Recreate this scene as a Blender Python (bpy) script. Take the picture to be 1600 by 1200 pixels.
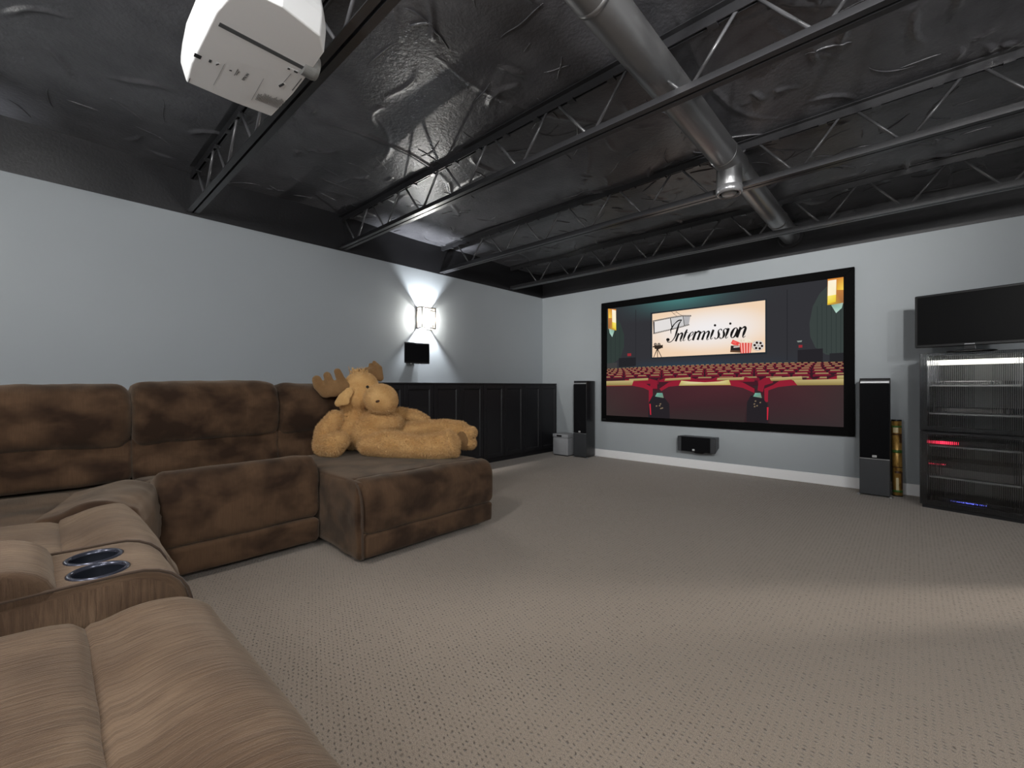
import bpy, bmesh, math, random
import numpy as np
from mathutils import Vector, Matrix, noise

PI = math.pi
random.seed(7); RNG = np.random.default_rng(7)
for o in list(bpy.data.objects): bpy.data.objects.remove(o)
S = bpy.context.scene
C = S.collection

# ------------------------------------------------------------------ camera, world, lights, exposure
FPX, HZ, CAMH = 681.5, 603.0, 1.025
YAW = math.atan(625 / 681.5)
cam_d = bpy.data.cameras.new('camera'); cam = bpy.data.objects.new('camera', cam_d); C.objects.link(cam)
cam_d.sensor_width = 36; cam_d.lens = 36 * FPX / 1600; cam_d.shift_y = 3 / 1600; cam_d.clip_start = .02
cam.location = (0, 0, CAMH); cam.rotation_euler = (PI / 2, 0, YAW); S.camera = cam

w = bpy.data.worlds.new('world'); S.world = w; w.use_nodes = True
w.node_tree.nodes['Background'].inputs[0].default_value = (.5, .55, .6, 1)
w.node_tree.nodes['Background'].inputs[1].default_value = .05
S.view_settings.view_transform = 'Standard'; S.view_settings.look = 'None'
S.view_settings.exposure = 0.0; S.view_settings.gamma = 1; S.view_settings.use_curve_mapping = False

def lamp(name, loc, watts, radius=.1, col=(1, 1, 1), kind='POINT'):
    d = bpy.data.lights.new(name, kind); d.energy = watts; d.color = col
    d.shadow_soft_size = radius
    o = bpy.data.objects.new(name, d); C.objects.link(o); o.location = loc
    return o
COOL = (1.0, .985, .965)
# unseen lights added to set brightness and shadows: two rear, one behind the seats,
# two on the right, one over the seats, and a spot for the screen wall
lamp('unseen_rear_light', (1.05, -1.1, 2.15), 46, .14, COOL)  # unseen, placed by the shadow the television casts on the wall
lamp('unseen_rear_light', (-2.6, -1.1, 2.2), 5, .16, COOL)  # added rear fill, no fixture
lamp('underside_fill', (-.95, -1.08, 1.55), 26, .14, COOL)  # added to brighten the projector's underside and the joists
lamp('near_seat_fill', (-1.3, -.34, 2.36), 84, .12, COOL)  # added to brighten the tops of the near seats
lamp('right_fill', (1.62, 1.2, 2.1), 78, .08, COOL)  # added to brighten the left wall and the duct from the right
lamp('right_fill', (1.62, -.6, 2.1), 44, .08, COOL)  # second added fill from the right
lamp('carpet_strip_light', (2.95, 5.65, 1.95), 420, .06, (1, .93, .84))      # added out of view to lay the bright strip across the carpet
sp = lamp('screen_wall_fill', (1.0, -.9, 2.38), 1150, .07, COOL, 'SPOT')  # added spot that brightens the upper screen wall
sp.data.spot_size = math.radians(52); sp.data.spot_blend = 1.0
sp.rotation_euler = (Vector((-2.2, 5.54, 2.65)) - Vector((1.0, -.9, 2.38))).to_track_quat('-Z', 'Y').to_euler()

# ------------------------------------------------------------------ photo pixel -> place
FW = (-math.sin(YAW), math.cos(YAW)); RT = (math.cos(YAW), math.sin(YAW))
XL, YB = -4.41, 5.54
ZW, ZD = 2.44, 2.80                      # top of the grey wall, underside of the deck
def ray(px, py):
    t = (px - 800) / FPX
    return Vector((FW[0] + RT[0] * t, FW[1] + RT[1] * t, -(py - HZ) / FPX))
def onx(px, py, X): d = ray(px, py); return d * (X / d.x) + Vector((0, 0, CAMH))
def ony(px, py, Y): d = ray(px, py); return d * (Y / d.y) + Vector((0, 0, CAMH))
def onz(px, py, Z): d = ray(px, py); return d * ((Z - CAMH) / d.z) + Vector((0, 0, CAMH))
def at(px, py, zc): return ray(px, py) * zc + Vector((0, 0, CAMH))

# ------------------------------------------------------------------ materials
def srgb(r, g, b):
    f = lambda c: (c / 255 / 12.92) if c / 255 <= .04045 else ((c / 255 + .055) / 1.055) ** 2.4
    return (f(r), f(g), f(b))
class NT:
    def __init__(s, name):
        s.m = bpy.data.materials.new(name); s.m.use_nodes = True
        s.t = s.m.node_tree; s.b = s.t.nodes['Principled BSDF']; s.out = s.t.nodes['Material Output']
    def n(s, kind, **kw):
        nd = s.t.nodes.new('ShaderNode' + kind)
        for k, v in kw.items(): setattr(nd, k, v)
        return nd
    def l(s, a, b): s.t.links.new(a, b)
    def v(s, sock, val):
        if isinstance(val, bpy.types.NodeSocket): s.l(val, sock)
        else: sock.default_value = val
    def math(s, op, a, b=0.0, c=0.0, clamp=False):
        nd = s.n('Math', operation=op, use_clamp=clamp)
        s.v(nd.inputs[0], a); s.v(nd.inputs[1], b); s.v(nd.inputs[2], c); return nd.outputs[0]
    def coord(s, which='Object'): return s.n('TexCoord').outputs[which]
    def mapping(s, vec, scale=(1, 1, 1), rot=(0, 0, 0)):
        nd = s.n('Mapping'); s.l(vec, nd.inputs[0]); nd.inputs['Scale'].default_value = scale
        nd.inputs['Rotation'].default_value = rot; return nd.outputs[0]
    def noise(s, vec, scale, detail=2, rough=.5, dist=0):
        nd = s.n('TexNoise'); s.l(vec, nd.inputs['Vector']); nd.inputs['Scale'].default_value = scale
        nd.inputs['Detail'].default_value = detail; nd.inputs['Roughness'].default_value = rough
        nd.inputs['Distortion'].default_value = dist; return nd.outputs['Fac']
    def ramp(s, fac, stops):
        nd = s.n('ValToRGB'); s.l(fac, nd.inputs[0]); e = nd.color_ramp.elements
        while len(e) > len(stops): e.remove(e[-1])
        while len(e) < len(stops): e.new(.5)
        for el, (p, c) in zip(e, stops):
            el.position = p; el.color = (*c, 1) if len(c) == 3 else c
        return nd.outputs[0]
    def bump(s, h, strength=.3, dist=.01):
        nd = s.n('Bump'); s.l(h, nd.inputs['Height']); nd.inputs['Strength'].default_value = strength
        nd.inputs['Distance'].default_value = dist; s.l(nd.outputs[0], s.b.inputs['Normal'])
    def mixc(s, fac, a, b, blend='MIX'):
        nd = s.n('Mix', data_type='RGBA', blend_type=blend)
        s.v(nd.inputs[0], fac)
        for sk, val in ((nd.inputs[6], a), (nd.inputs[7], b)):
            if isinstance(val, bpy.types.NodeSocket): s.l(val, sk)
            else: sk.default_value = (*val, 1)
        return nd.outputs[2]
    def base(s, c):
        if isinstance(c, bpy.types.NodeSocket): s.l(c, s.b.inputs['Base Color'])
        else: s.b.inputs['Base Color'].default_value = (*c, 1)
    def set(s, **kw):
        for k, v in kw.items():
            sk = s.b.inputs[k.replace('_', ' ')]
            sk.default_value = (*v, 1) if isinstance(v, tuple) and len(v) == 3 and sk.type == 'RGBA' else v
        return s

M = {}
def simple(name, col, rough=.5, metal=0, bump=None, spec=.5, coat=0, var=.0, vscale=6):
    t = NT(name)
    if var:
        f = t.noise(t.coord(), vscale, 3)
        t.base(t.ramp(f, [(.3, tuple(c * (1 - var) for c in col)), (.7, tuple(min(1, c * (1 + var)) for c in col))]))
    else: t.base(col)
    t.set(Roughness=rough, Metallic=metal, Specular_IOR_Level=spec, Coat_Weight=coat)
    if bump: t.bump(t.noise(t.coord(), bump[0], 2), bump[1], bump[2])
    M[name] = t.m; return t
def emit(name, col, strength, base=(0, 0, 0)):
    t = NT(name); t.base(base); t.set(Emission_Color=col, Emission_Strength=strength, Roughness=.4); M[name] = t.m; return t

simple('wall_paint', srgb(158, 164, 168), .6, bump=(260, .12, .002), var=.02, vscale=1.5)
simple('black_paint', (.013, .013, .015), .42, bump=(60, .2, .004))
simple('white_trim', srgb(246, 246, 247), .45)
simple('joist_paint', (.020, .020, .022), .33, bump=(45, .15, .003), spec=.6)
simple('rod_paint', (.075, .075, .08), .28, spec=.7)
simple('duct_paint', (.27, .27, .275), .33, metal=.8, bump=(25, .05, .004))
simple('duct_bright', (.30, .30, .31), .25, metal=.7)
simple('cab_black', (.0125, .0125, .015), .42, spec=.35, bump=(300, .05, .001))
simple('screen_frame', (.0016, .0016, .0018), .8, spec=.1)
simple('speaker_black', (.010, .010, .012), .35)
simple('speaker_grey', srgb(52, 54, 57), .5, bump=(400, .1, .001))
simple('grille', (.004, .004, .005), .9, bump=(900, .4, .001), spec=.15)
simple('silver', srgb(190, 190, 192), .3, metal=.8)
simple('badge', srgb(205, 205, 205), .4)
simple('grey_box', srgb(150, 152, 156), .45, var=.05)
simple('dark_plastic', (.008, .008, .009), .35)
simple('tv_glass', (.004, .004, .0045), .35, spec=.12)
simple('proj_white', srgb(240, 240, 240), .45)
simple('proj_groove', srgb(80, 82, 84), .5)
simple('proj_ink', srgb(60, 62, 64), .6)
simple('proj_pale', srgb(238, 238, 238), .4)
simple('lens_grey', srgb(112, 112, 110), .45)
simple('lens_glass', (.02, .02, .03), .05)
simple('steel_black', (.007, .007, .009), .4)
simple('shelf', srgb(150, 150, 148), .5)
simple('equip', srgb(40, 38, 38), .5)
simple('equip_front', srgb(95, 92, 90), .45)
simple('cup_dark', (.012, .014, .02), .3)
simple('cup_rim', srgb(70, 72, 84), .22, metal=.6)
simple('cord', srgb(120, 115, 108), .6)
simple('sconce_metal', srgb(92, 84, 74), .4, metal=.6)
simple('glass_eye', (.006, .004, .003), .08, coat=1)
simple('nostril', srgb(70, 42, 22), .8)
emit('led_red', (1, .03, .08), 2.2)
emit('led_blue', (.15, .18, 1), 2.0)
emit('led_strip', (1.0, .96, .84), 1.7)

def carpet():
    t = NT('carpet'); co = t.coord()
    sp = t.n('SeparateXYZ'); t.l(co, sp.inputs[0])
    jit = t.n('TexNoise'); t.l(co, jit.inputs['Vector']); jit.inputs['Scale'].default_value = 55; jit.inputs['Detail'].default_value = 1
    js = t.n('SeparateXYZ'); t.l(jit.outputs['Color'], js.inputs[0])
    jx = t.math('MULTIPLY', t.math('SUBTRACT', js.outputs[0], .5), .011); jy = t.math('MULTIPLY', t.math('SUBTRACT', js.outputs[1], .5), .016)
    u = t.math('DIVIDE', t.math('ADD', sp.outputs[0], jx), .0195); fu = t.math('FLOOR', u)
    v0 = t.math('DIVIDE', t.math('ADD', sp.outputs[1], jy), .0165)
    v = t.math('ADD', v0, t.math('MULTIPLY', fu, .5)); fv = t.math('FLOOR', v)
    cb = t.n('CombineXYZ'); t.l(fu, cb.inputs[0]); t.l(fv, cb.inputs[1])
    wn = t.n('TexWhiteNoise', noise_dimensions='2D'); t.l(cb.outputs[0], wn.inputs['Vector'])
    a = t.math('SUBTRACT', t.math('FRACT', u), .5); b = t.math('SUBTRACT', t.math('FRACT', v), .5)
    a2 = t.math('ADD', t.math('MULTIPLY', a, .95), t.math('MULTIPLY', b, .5))
    b2 = t.math('MULTIPLY', b, 1.35)
    r = t.math('SQRT', t.math('ADD', t.math('MULTIPLY', a2, a2), t.math('MULTIPLY', b2, b2)))
    mr = t.n('MapRange', interpolation_type='SMOOTHSTEP'); t.l(r, mr.inputs[0])
    mr.inputs[1].default_value = .08; mr.inputs[2].default_value = .34
    hole = t.math('SUBTRACT', 1, mr.outputs[0])
    hole = t.math('MULTIPLY', hole, t.math('ADD', t.math('MULTIPLY', wn.outputs['Value'], 1.1), .12), clamp=True)
    fib = t.noise(co, 340, 3, .7); big = t.noise(co, 1.4, 3)
    c1 = t.ramp(fib, [(.30, srgb(104, 92, 81)), (.70, srgb(178, 163, 147))])
    c1 = t.mixc(t.math('MULTIPLY', big, .25), c1, srgb(122, 107, 93))
    col = t.mixc(t.math('MULTIPLY', hole, .72), c1, srgb(58, 47, 39))
    t.base(col); t.set(Roughness=.95, Specular_IOR_Level=.1, Sheen_Weight=.25, Sheen_Roughness=.5)
    h = t.math('ADD', t.math('MULTIPLY', hole, -1), t.math('MULTIPLY', fib, .35)); t.bump(h, .55, .006)
    M['carpet'] = t.m
carpet()

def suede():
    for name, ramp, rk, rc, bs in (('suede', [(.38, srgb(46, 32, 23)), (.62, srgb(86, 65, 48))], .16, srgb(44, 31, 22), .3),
                                   ('suede_ribbed_lit', [(.34, srgb(78, 60, 46)), (.52, srgb(98, 78, 61)), (.68, srgb(116, 95, 76))], .55, srgb(58, 43, 32), .7)):  # same fabric ribbed, with the near seats' brighter light put into its colour
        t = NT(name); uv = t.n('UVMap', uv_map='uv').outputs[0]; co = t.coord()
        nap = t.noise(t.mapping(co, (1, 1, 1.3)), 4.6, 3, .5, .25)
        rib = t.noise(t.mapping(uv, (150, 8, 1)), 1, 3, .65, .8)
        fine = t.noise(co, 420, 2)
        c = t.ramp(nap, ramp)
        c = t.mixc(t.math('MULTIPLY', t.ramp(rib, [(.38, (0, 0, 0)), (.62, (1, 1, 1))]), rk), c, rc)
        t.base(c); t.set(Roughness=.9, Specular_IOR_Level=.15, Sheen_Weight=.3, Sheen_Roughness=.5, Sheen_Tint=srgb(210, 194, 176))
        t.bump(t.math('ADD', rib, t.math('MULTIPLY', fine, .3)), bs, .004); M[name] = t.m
    t = NT('piping'); t.base(srgb(64, 48, 35)); t.set(Roughness=.9, Sheen_Weight=.15); M['piping'] = t.m
suede()

def plush(name, a, b, scale=9):
    t = NT(name); co = t.coord()
    f = t.noise(co, scale, 3, .6); g = t.noise(co, 160, 2)
    t.base(t.mixc(t.math('MULTIPLY', g, .45), t.ramp(f, [(.3, a), (.7, b)]), tuple(x * .55 for x in a)))
    t.set(Roughness=.95, Specular_IOR_Level=.1, Sheen_Weight=.5, Sheen_Roughness=.5, Sheen_Tint=srgb(240, 215, 175))
    t.bump(g, .5, .006); M[name] = t.m
plush('moose_fur', srgb(204, 156, 96), srgb(228, 186, 128))
plush('moose_pile', srgb(206, 160, 104), srgb(236, 200, 150), 60)
plush('moose_antler', srgb(126, 94, 62), srgb(150, 116, 80))

def deck():
    t = NT('deck_black'); co = t.coord()
    f = t.noise(co, 38, 4, .65); g = t.noise(co, 6, 3)
    t.base(t.ramp(g, [(.3, (.056, .056, .062)), (.7, (.088, .088, .096))]))
    t.set(Roughness=.30, Specular_IOR_Level=.55); t.bump(f, .32, .012); M['deck_black'] = t.m
deck()

def gold():
    t = NT('gold_tube'); co = t.coord()
    f = t.noise(t.mapping(co, (1, 1, .4)), 26, 3, .6)
    t.base(t.ramp(f, [(.35, srgb(120, 84, 34)), (.55, srgb(190, 150, 78)), (.75, srgb(160, 112, 52))]))
    t.set(Roughness=.35, Metallic=.35); M['gold_tube'] = t.m
    simple('green_print', srgb(64, 104, 44), .4); simple('brown_print', srgb(74, 46, 24), .4); simple('cream_print', srgb(206, 190, 150), .5)
gold()

def fluted():
    t = NT('fluted_glass'); t.base((.86, .88, .90))
    t.set(Roughness=.04, Transmission_Weight=1.0, IOR=1.5); M['fluted_glass'] = t.m
fluted()
def amber():
    t = NT('sconce_glass'); co = t.coord(); f = t.noise(co, 30, 3)
    t.base((.03, .03, .03)); t.set(Roughness=.5)
    t.l(t.ramp(f, [(.3, (1, .90, .76)), (.65, (1, .97, .93))]), t.b.inputs['Emission Color'])
    t.b.inputs['Emission Strength'].default_value = 1.35
    tr = t.n('BsdfTransparent'); tr.inputs[0].default_value = (1, .97, .92, 1); mx = t.n('MixShader'); mx.inputs[0].default_value = .52
    t.l(tr.outputs[0], mx.inputs[1]); t.l(t.b.outputs[0], mx.inputs[2]); t.l(mx.outputs[0], t.out.inputs[0]); M['sconce_glass'] = t.m
amber()
def picture_mat():
    t = NT('picture'); a = t.n('VertexColor', layer_name='col')
    t.base((0, 0, 0)); t.set(Roughness=1, Specular_IOR_Level=0)
    t.l(a.outputs[0], t.b.inputs['Emission Color']); t.b.inputs['Emission Strength'].default_value = 1; M['picture'] = t.m
picture_mat()

# ------------------------------------------------------------------ mesh helpers
PM = {}
def thing(name, label, cat, loc=(0, 0, 0), rz=0, group=None, kind=None):
    o = bpy.data.objects.new(name, None); C.objects.link(o); o.empty_display_size = .1
    o.location = loc; o.rotation_euler = (0, 0, rz)
    PM[o] = Matrix.Translation(loc) @ Matrix.Rotation(rz, 4, 'Z')
    if label: o['label'] = label
    if cat: o['category'] = cat
    if group: o['group'] = group
    if kind: o['kind'] = kind
    return o
def tag(o, label, cat, group=None):
    o['label'] = label; o['category'] = cat
    if group: o['group'] = group
    return o
def link(name, me, mat, parent=None, local=True, smooth=False, bevel=0, seg=2):
    """local: vertices are in the parent's frame; else in world space"""
    o = bpy.data.objects.new(name, me); C.objects.link(o)
    if mat is not None: me.materials.append(M[mat] if isinstance(mat, str) else mat)
    if parent is not None:
        o.parent = parent
        if local: PM[o] = PM[parent]
        else: o.matrix_parent_inverse = PM[parent].inverted(); PM[o] = Matrix.Identity(4)
    else: PM[o] = Matrix.Identity(4)
    if smooth:
        me.polygons.foreach_set('use_smooth', [True] * len(me.polygons))
    if bevel:
        b = o.modifiers.new('bevel', 'BEVEL'); b.width = bevel; b.segments = seg; b.limit_method = 'ANGLE'; b.angle_limit = .6
        b.harden_normals = False
    return o
class MB:
    def __init__(s): s.v = []; s.f = []
    def add(s, vs, fs):
        n = len(s.v); s.v += [tuple(p) for p in vs]; s.f += [tuple(i + n for i in f) for f in fs]; return s
    def box(s, x0, x1, y0, y1, z0, z1):
        return s.add([(x, y, z) for z in (z0, z1) for y in (y0, y1) for x in (x0, x1)],
                     [(0, 2, 3, 1), (4, 5, 7, 6), (0, 1, 5, 4), (2, 6, 7, 3), (0, 4, 6, 2), (1, 3, 7, 5)])
    def prism(s, pts, axis, a, b):
        """pts 2d loop extruded along axis x/y/z between a and b"""
        n = len(pts)
        def P(p, t): return {'x': (t, p[0], p[1]), 'y': (p[0], t, p[1]), 'z': (p[0], p[1], t)}[axis]
        vs = [P(p, a) for p in pts] + [P(p, b) for p in pts]
        return s.add(vs, [tuple(range(n))[::-1], tuple(range(n, 2 * n))] + [(i, (i + 1) % n, n + (i + 1) % n, n + i) for i in range(n)])
    def tube(s, pts, r, n=10, cap=True):
        pts = [Vector(p) for p in pts]; rs = r if isinstance(r, (list, tuple)) else [r] * len(pts)
        rings = []; up = Vector((0, 0, 1))
        for i, p in enumerate(pts):
            d = (pts[min(i + 1, len(pts) - 1)] - pts[max(i - 1, 0)]).normalized()
            a = d.cross(up)
            if a.length < 1e-3: a = d.cross(Vector((1, 0, 0)))
            a.normalize(); b = d.cross(a)
            rings.append([p + (a * math.cos(2 * PI * k / n) + b * math.sin(2 * PI * k / n)) * rs[i] for k in range(n)])
        vs = [q for rg in rings for q in rg]; fs = []
        for i in range(len(pts) - 1):
            for k in range(n): fs.append((i * n + k, i * n + (k + 1) % n, (i + 1) * n + (k + 1) % n, (i + 1) * n + k))
        if cap: fs += [tuple(range(n))[::-1], tuple((len(pts) - 1) * n + k for k in range(n))]
        return s.add(vs, fs)
    def lathe(s, prof, c=(0, 0, 0), n=32, axis='z', caps=(1, 1)):
        """prof: (r, h) pairs"""
        vs = []
        for r, h in prof:
            for k in range(n):
                a = 2 * PI * k / n; x, y = r * math.cos(a), r * math.sin(a)
                q = {'z': (x, y, h), 'y': (x, h, y), 'x': (h, x, y)}[axis]
                vs.append((c[0] + q[0], c[1] + q[1], c[2] + q[2]))
        fs = []
        for i in range(len(prof) - 1):
            for k in range(n): fs.append((i * n + k, i * n + (k + 1) % n, (i + 1) * n + (k + 1) % n, (i + 1) * n + k))
        if caps[0]: fs.append(tuple(range(n))[::-1])
        if caps[1]: fs.append(tuple((len(prof) - 1) * n + k for k in range(n)))
        return s.add(vs, fs)
    def mesh(s, name, recalc=True):
        me = bpy.data.meshes.new(name); me.from_pydata(s.v, [], s.f); me.update()
        if recalc:
            b = bmesh.new(); b.from_mesh(me); bmesh.ops.recalc_face_normals(b, faces=b.faces); b.to_mesh(me); b.free()
        return me
    def build(s, name, mat, parent=None, local=True, smooth=False, bevel=0, seg=2):
        return link(name, s.mesh(name), mat, parent, local, smooth, bevel, seg)
def box(name, x0, x1, y0, y1, z0, z1, mat, parent=None, local=True, bevel=0, seg=2):
    return MB().box(x0, x1, y0, y1, z0, z1).build(name, mat, parent, local, False, bevel, seg)
def struct(o): o['kind'] = 'structure'; return o
def catmull(pts, n, closed=True):
    P = np.array(pts, float); k = len(P); out = []
    segs = k if closed else k - 1
    for i in range(segs):
        if closed: a, b, c, d = P[(i - 1) % k], P[i], P[(i + 1) % k], P[(i + 2) % k]
        else: a, b, c, d = P[max(i - 1, 0)], P[i], P[i + 1], P[min(i + 2, k - 1)]
        for t in np.linspace(0, 1, 12, endpoint=False):
            out.append(.5 * ((2 * b) + (-a + c) * t + (2 * a - 5 * b + 4 * c - d) * t * t + (-a + 3 * b - 3 * c + d) * t ** 3))
    out.append(P[0] if closed else P[-1]); out = np.array(out)
    L = np.concatenate([[0], np.cumsum(np.linalg.norm(np.diff(out, axis=0), axis=1))])
    q = np.linspace(0, L[-1], n + (1 if closed else 0))
    r = np.stack([np.interp(q, L, out[:, j]) for j in range(P.shape[1])], 1)
    return r[:-1] if closed else r

def pillow(name, prof, A, U, D, L, parent, mat='suede', e=.05, crown=0., nprof=64, nlat=36, amp=.004, wr=0.0, seed=0, shear=None):
    """upholstered roll: a closed side profile (d, z) swept along U for L from A, ends rounded over e"""
    A, U, D = Vector(A), Vector(U).normalized(), Vector(D).normalized()
    P = catmull(prof, nprof); c = P.mean(0); ztop, zbot = P[:, 1].max(), P[:, 1].min()
    arc = np.concatenate([[0], np.cumsum(np.linalg.norm(np.diff(np.vstack([P, P[:1]]), axis=0), axis=1))])
    k = np.linspace(0, 1, nlat); st = L * (.5 - .5 * np.cos(PI * k)) * .55 + L * k * .45
    vs, uvs = [], []
    for s in st:
        de = min(s, L - s); q = max(0, 1 - de / e); inset = e * (1 - math.sqrt(max(0, 1 - q * q))) * .92
        cr = crown * max(0, math.sin(PI * s / L)) ** .6
        for j in range(nprof):
            d, z = P[j] - c; r = math.hypot(d, z); f = max(r - inset, .12 * r) / r
            zz = c[1] + z * f + cr * max(0, (P[j][1] - zbot) / (ztop - zbot)) ** 2
            dd = c[0] + d * f
            if shear: dd += shear * s
            p = A + U * s + D * dd + Vector((0, 0, zz))
            n = (D * d + Vector((0, 0, z))).normalized()
            h = noise.noise((p + Vector((seed * 7.3, 0, 0))) * 4.5) * amp * 1.6 + noise.noise((p + Vector((seed, 3, 1))) * 13) * amp * .7
            if wr:
                endw = max(0, 1 - de / .22)
                h += wr * endw * noise.noise(Vector((dd * 8, zz * 30, s * 5 + seed)))
            vs.append(p + n * h)
    n = nprof; fs = []; uvf = []
    for i in range(nlat - 1):
        for j in range(n):
            fs.append((i * n + j, i * n + (j + 1) % n, (i + 1) * n + (j + 1) % n, (i + 1) * n + j))
            uvf += [(st[i], arc[j]), (st[i], arc[j + 1]), (st[i + 1], arc[j + 1]), (st[i + 1], arc[j])]
    for i in (0, nlat - 1):
        vs.append(sum((vs[i * n + j] for j in range(n)), Vector()) / n); ci = len(vs) - 1
        for j in range(n):
            f = (i * n + j, i * n + (j + 1) % n, ci); fs.append(f)
            uvf += [(P[j][0], P[j][1]), (P[(j + 1) % n][0], P[(j + 1) % n][1]), (c[0], c[1])]
    me = bpy.data.meshes.new(name); me.from_pydata([tuple(v) for v in vs], [], fs)
    uvl = me.uv_layers.new(name='uv'); uvl.data.foreach_set('uv', np.array(uvf, 'f').ravel())
    if Vector(U).cross(D).z < 0: pass
    b = bmesh.new(); b.from_mesh(me); bmesh.ops.recalc_face_normals(b, faces=b.faces); b.to_mesh(me); b.free()
    return link(name, me, mat, parent, False, True)

# ================================================================== the room
XR, YR = 1.75, -1.35
struct(box('floor', XL - .1, XR + .1, YR - .1, YB + .1, -.1, 0, 'carpet'))
wl = struct(box('wall_left', XL - .12, XL, YR - .1, YB + .1, 0, ZW, 'wall_paint'))
wb = struct(box('wall_back', XL - .1, XR + .1, YB, YB + .12, 0, ZW, 'wall_paint'))
struct(MB().box(XR, XR + .12, YR - .1, 3.82, 0, ZW).box(XR, XR + .12, 4.68, YB + .1, 0, ZW).box(XR, XR + .12, 3.82, 4.68, 2.06, ZW).build('wall_right', 'wall_paint'))
struct(box('strip_gap_leaf', XR + .03, XR + .075, 3.82, 4.40, .005, 2.055, 'white_trim', bevel=.004))  # unseen leaf added to narrow the opening to a strip of light
struct(box('wall_front', XL - .1, XR + .1, YR - .12, YR, 0, ZW, 'wall_paint'))
struct(box('trim_1', XL - .12, XL, YR - .1, YB + .1, ZW, ZD + .15, 'black_paint'))
struct(box('trim_2', XL - .1, XR + .1, YB, YB + .12, ZW, ZD + .15, 'black_paint'))
struct(box('trim_3', XR, XR + .12, YR - .1, YB + .1, ZW, ZD + .15, 'black_paint'))
struct(box('trim_4', XL - .1, XR + .1, YR - .12, YR, ZW, ZD + .15, 'black_paint'))
struct(box('baseboard_back', -4.1, XR, YB - .016, YB, 0, .108, 'white_trim', bevel=.004))

def ceiling():
    st = .0112; x0, x1, y0, y1 = XL, XR, YR, YB
    nx, ny = int((x1 - x0) / st) + 1, int((y1 - y0) / st) + 1
    H = np.zeros((ny, nx)); K = 6
    gx, gy = np.meshgrid(np.arange(-K, K + 1), np.arange(-K, K + 1))
    def stamp(x, y, a, s):
        fx, fy = (x - x0) / st, (y - y0) / st; i, j = int(round(fx)), int(round(fy))
        if i < K or j < K or i >= nx - K or j >= ny - K: return
        g = a * np.exp(-(((gx + i - fx) ** 2 + (gy + j - fy) ** 2) * st * st) / (2 * s * s))
        sub = H[j - K:j + K + 1, i - K:i + K + 1]; np.maximum(sub, g, out=sub) if a > 0 else np.minimum(sub, g, out=sub)
    rr = random.Random(3)
    def crease(x, y, ang, length, a, s, bend):
        n = int(length / .009); k = rr.uniform(-bend, bend)
        for q in range(n):
            if q % 18 == 0: k = .6 * k + rr.uniform(-bend, bend)
            ang += k * .009; x += math.cos(ang) * .009; y += math.sin(ang) * .009
            stamp(x, y, a * min(1, 3 * q / n, 3 * (n - q) / n), s)
    for _ in range(210):       # short wrinkles in the foil
        crease(rr.uniform(x0, x1), rr.uniform(y0, y1), rr.uniform(0, 6.28), rr.uniform(.12, .45), rr.uniform(.009, .019), rr.uniform(.008, .012), 7)
    for _ in range(26):        # long seams
        crease(rr.uniform(x0, x1), rr.uniform(y0, y1), rr.uniform(-.5, .5) + rr.choice((0, 1.3)), rr.uniform(.8, 1.8), rr.uniform(.005, .010), .011, 1.2)
    for _ in range(7):         # crumpled patches
        cx, cy = rr.uniform(x0, x1), rr.uniform(y0, y1)
        for _ in range(14): crease(cx + rr.gauss(0, .16), cy + rr.gauss(0, .16), rr.uniform(.3, 1.6), rr.uniform(.08, .25), rr.uniform(.006, .012), .009, 9)
    X, Y = np.meshgrid(np.linspace(x0, x1, nx), np.linspace(y0, y1, ny))
    sag = .012 * np.sin(X * 2.1 + Y * .7) * np.sin(Y * 2.4) + .006 * np.sin(X * 5.3 - Y * 3.1)
    Z = ZD - H + sag
    V = np.stack([X, Y, Z], 2).reshape(-1, 3)
    idx = np.arange(nx * ny).reshape(ny, nx)
    F = np.stack([idx[:-1, :-1], idx[1:, :-1], idx[1:, 1:], idx[:-1, 1:]], 2).reshape(-1, 4)
    me = bpy.data.meshes.new('ceiling')
    me.vertices.add(len(V)); me.vertices.foreach_set('co', V.ravel().astype('f'))
    me.loops.add(F.size); me.loops.foreach_set('vertex_index', F.ravel().astype('i'))
    me.polygons.add(len(F)); me.polygons.foreach_set('loop_start', np.arange(0, F.size, 4).astype('i'))
    me.update(); me.validate()
    ce = struct(link('ceiling', me, 'deck_black', smooth=True))
    # sharp creases of the foil: thin ridges standing out of the sheet
    m = MB(); rq = random.Random(21)
    def zat(x, y):
        i = min(max(int((x - x0) / st), 0), nx - 1); j = min(max(int((y - y0) / st), 0), ny - 1); return Z[j, i]
    for k in range(420):
        x, y, a = rq.uniform(x0 + .1, x1 - .1), rq.uniform(y0 + .1, y1 - .1), rq.uniform(0, 6.28)
        if k % 3: x, y = cl[0] + rq.gauss(0, .22), cl[1] + rq.gauss(0, .22)
        else: cl = (x, y)
        L = rq.uniform(.08, .34); n = max(6, int(L / .02)); c = rq.uniform(-6, 6); r = rq.uniform(.003, .0068); P, Rr = [], []
        for q in range(n):
            if q % 5 == 0: c = .5 * c + rq.uniform(-6, 6)
            a += c * L / n; x += math.cos(a) * L / n; y += math.sin(a) * L / n
            if not (x0 + .03 < x < x1 - .03 and y0 + .03 < y < y1 - .03): break
            f = (q + .5) / n; P.append((x, y, zat(x, y) - r * .3)); Rr.append(r * max(.15, math.sin(PI * f) ** .6))
        if len(P) > 3: m.tube(P, Rr, 6)
    m.build('foil_crease', 'deck_black', ce, False, True)['kind'] = 'stuff'
ceiling()
struct(box('ceiling_backing', XL - .1, XR + .1, YR - .1, YB + .1, ZD + .09, ZD + .15, 'black_paint'))

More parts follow.
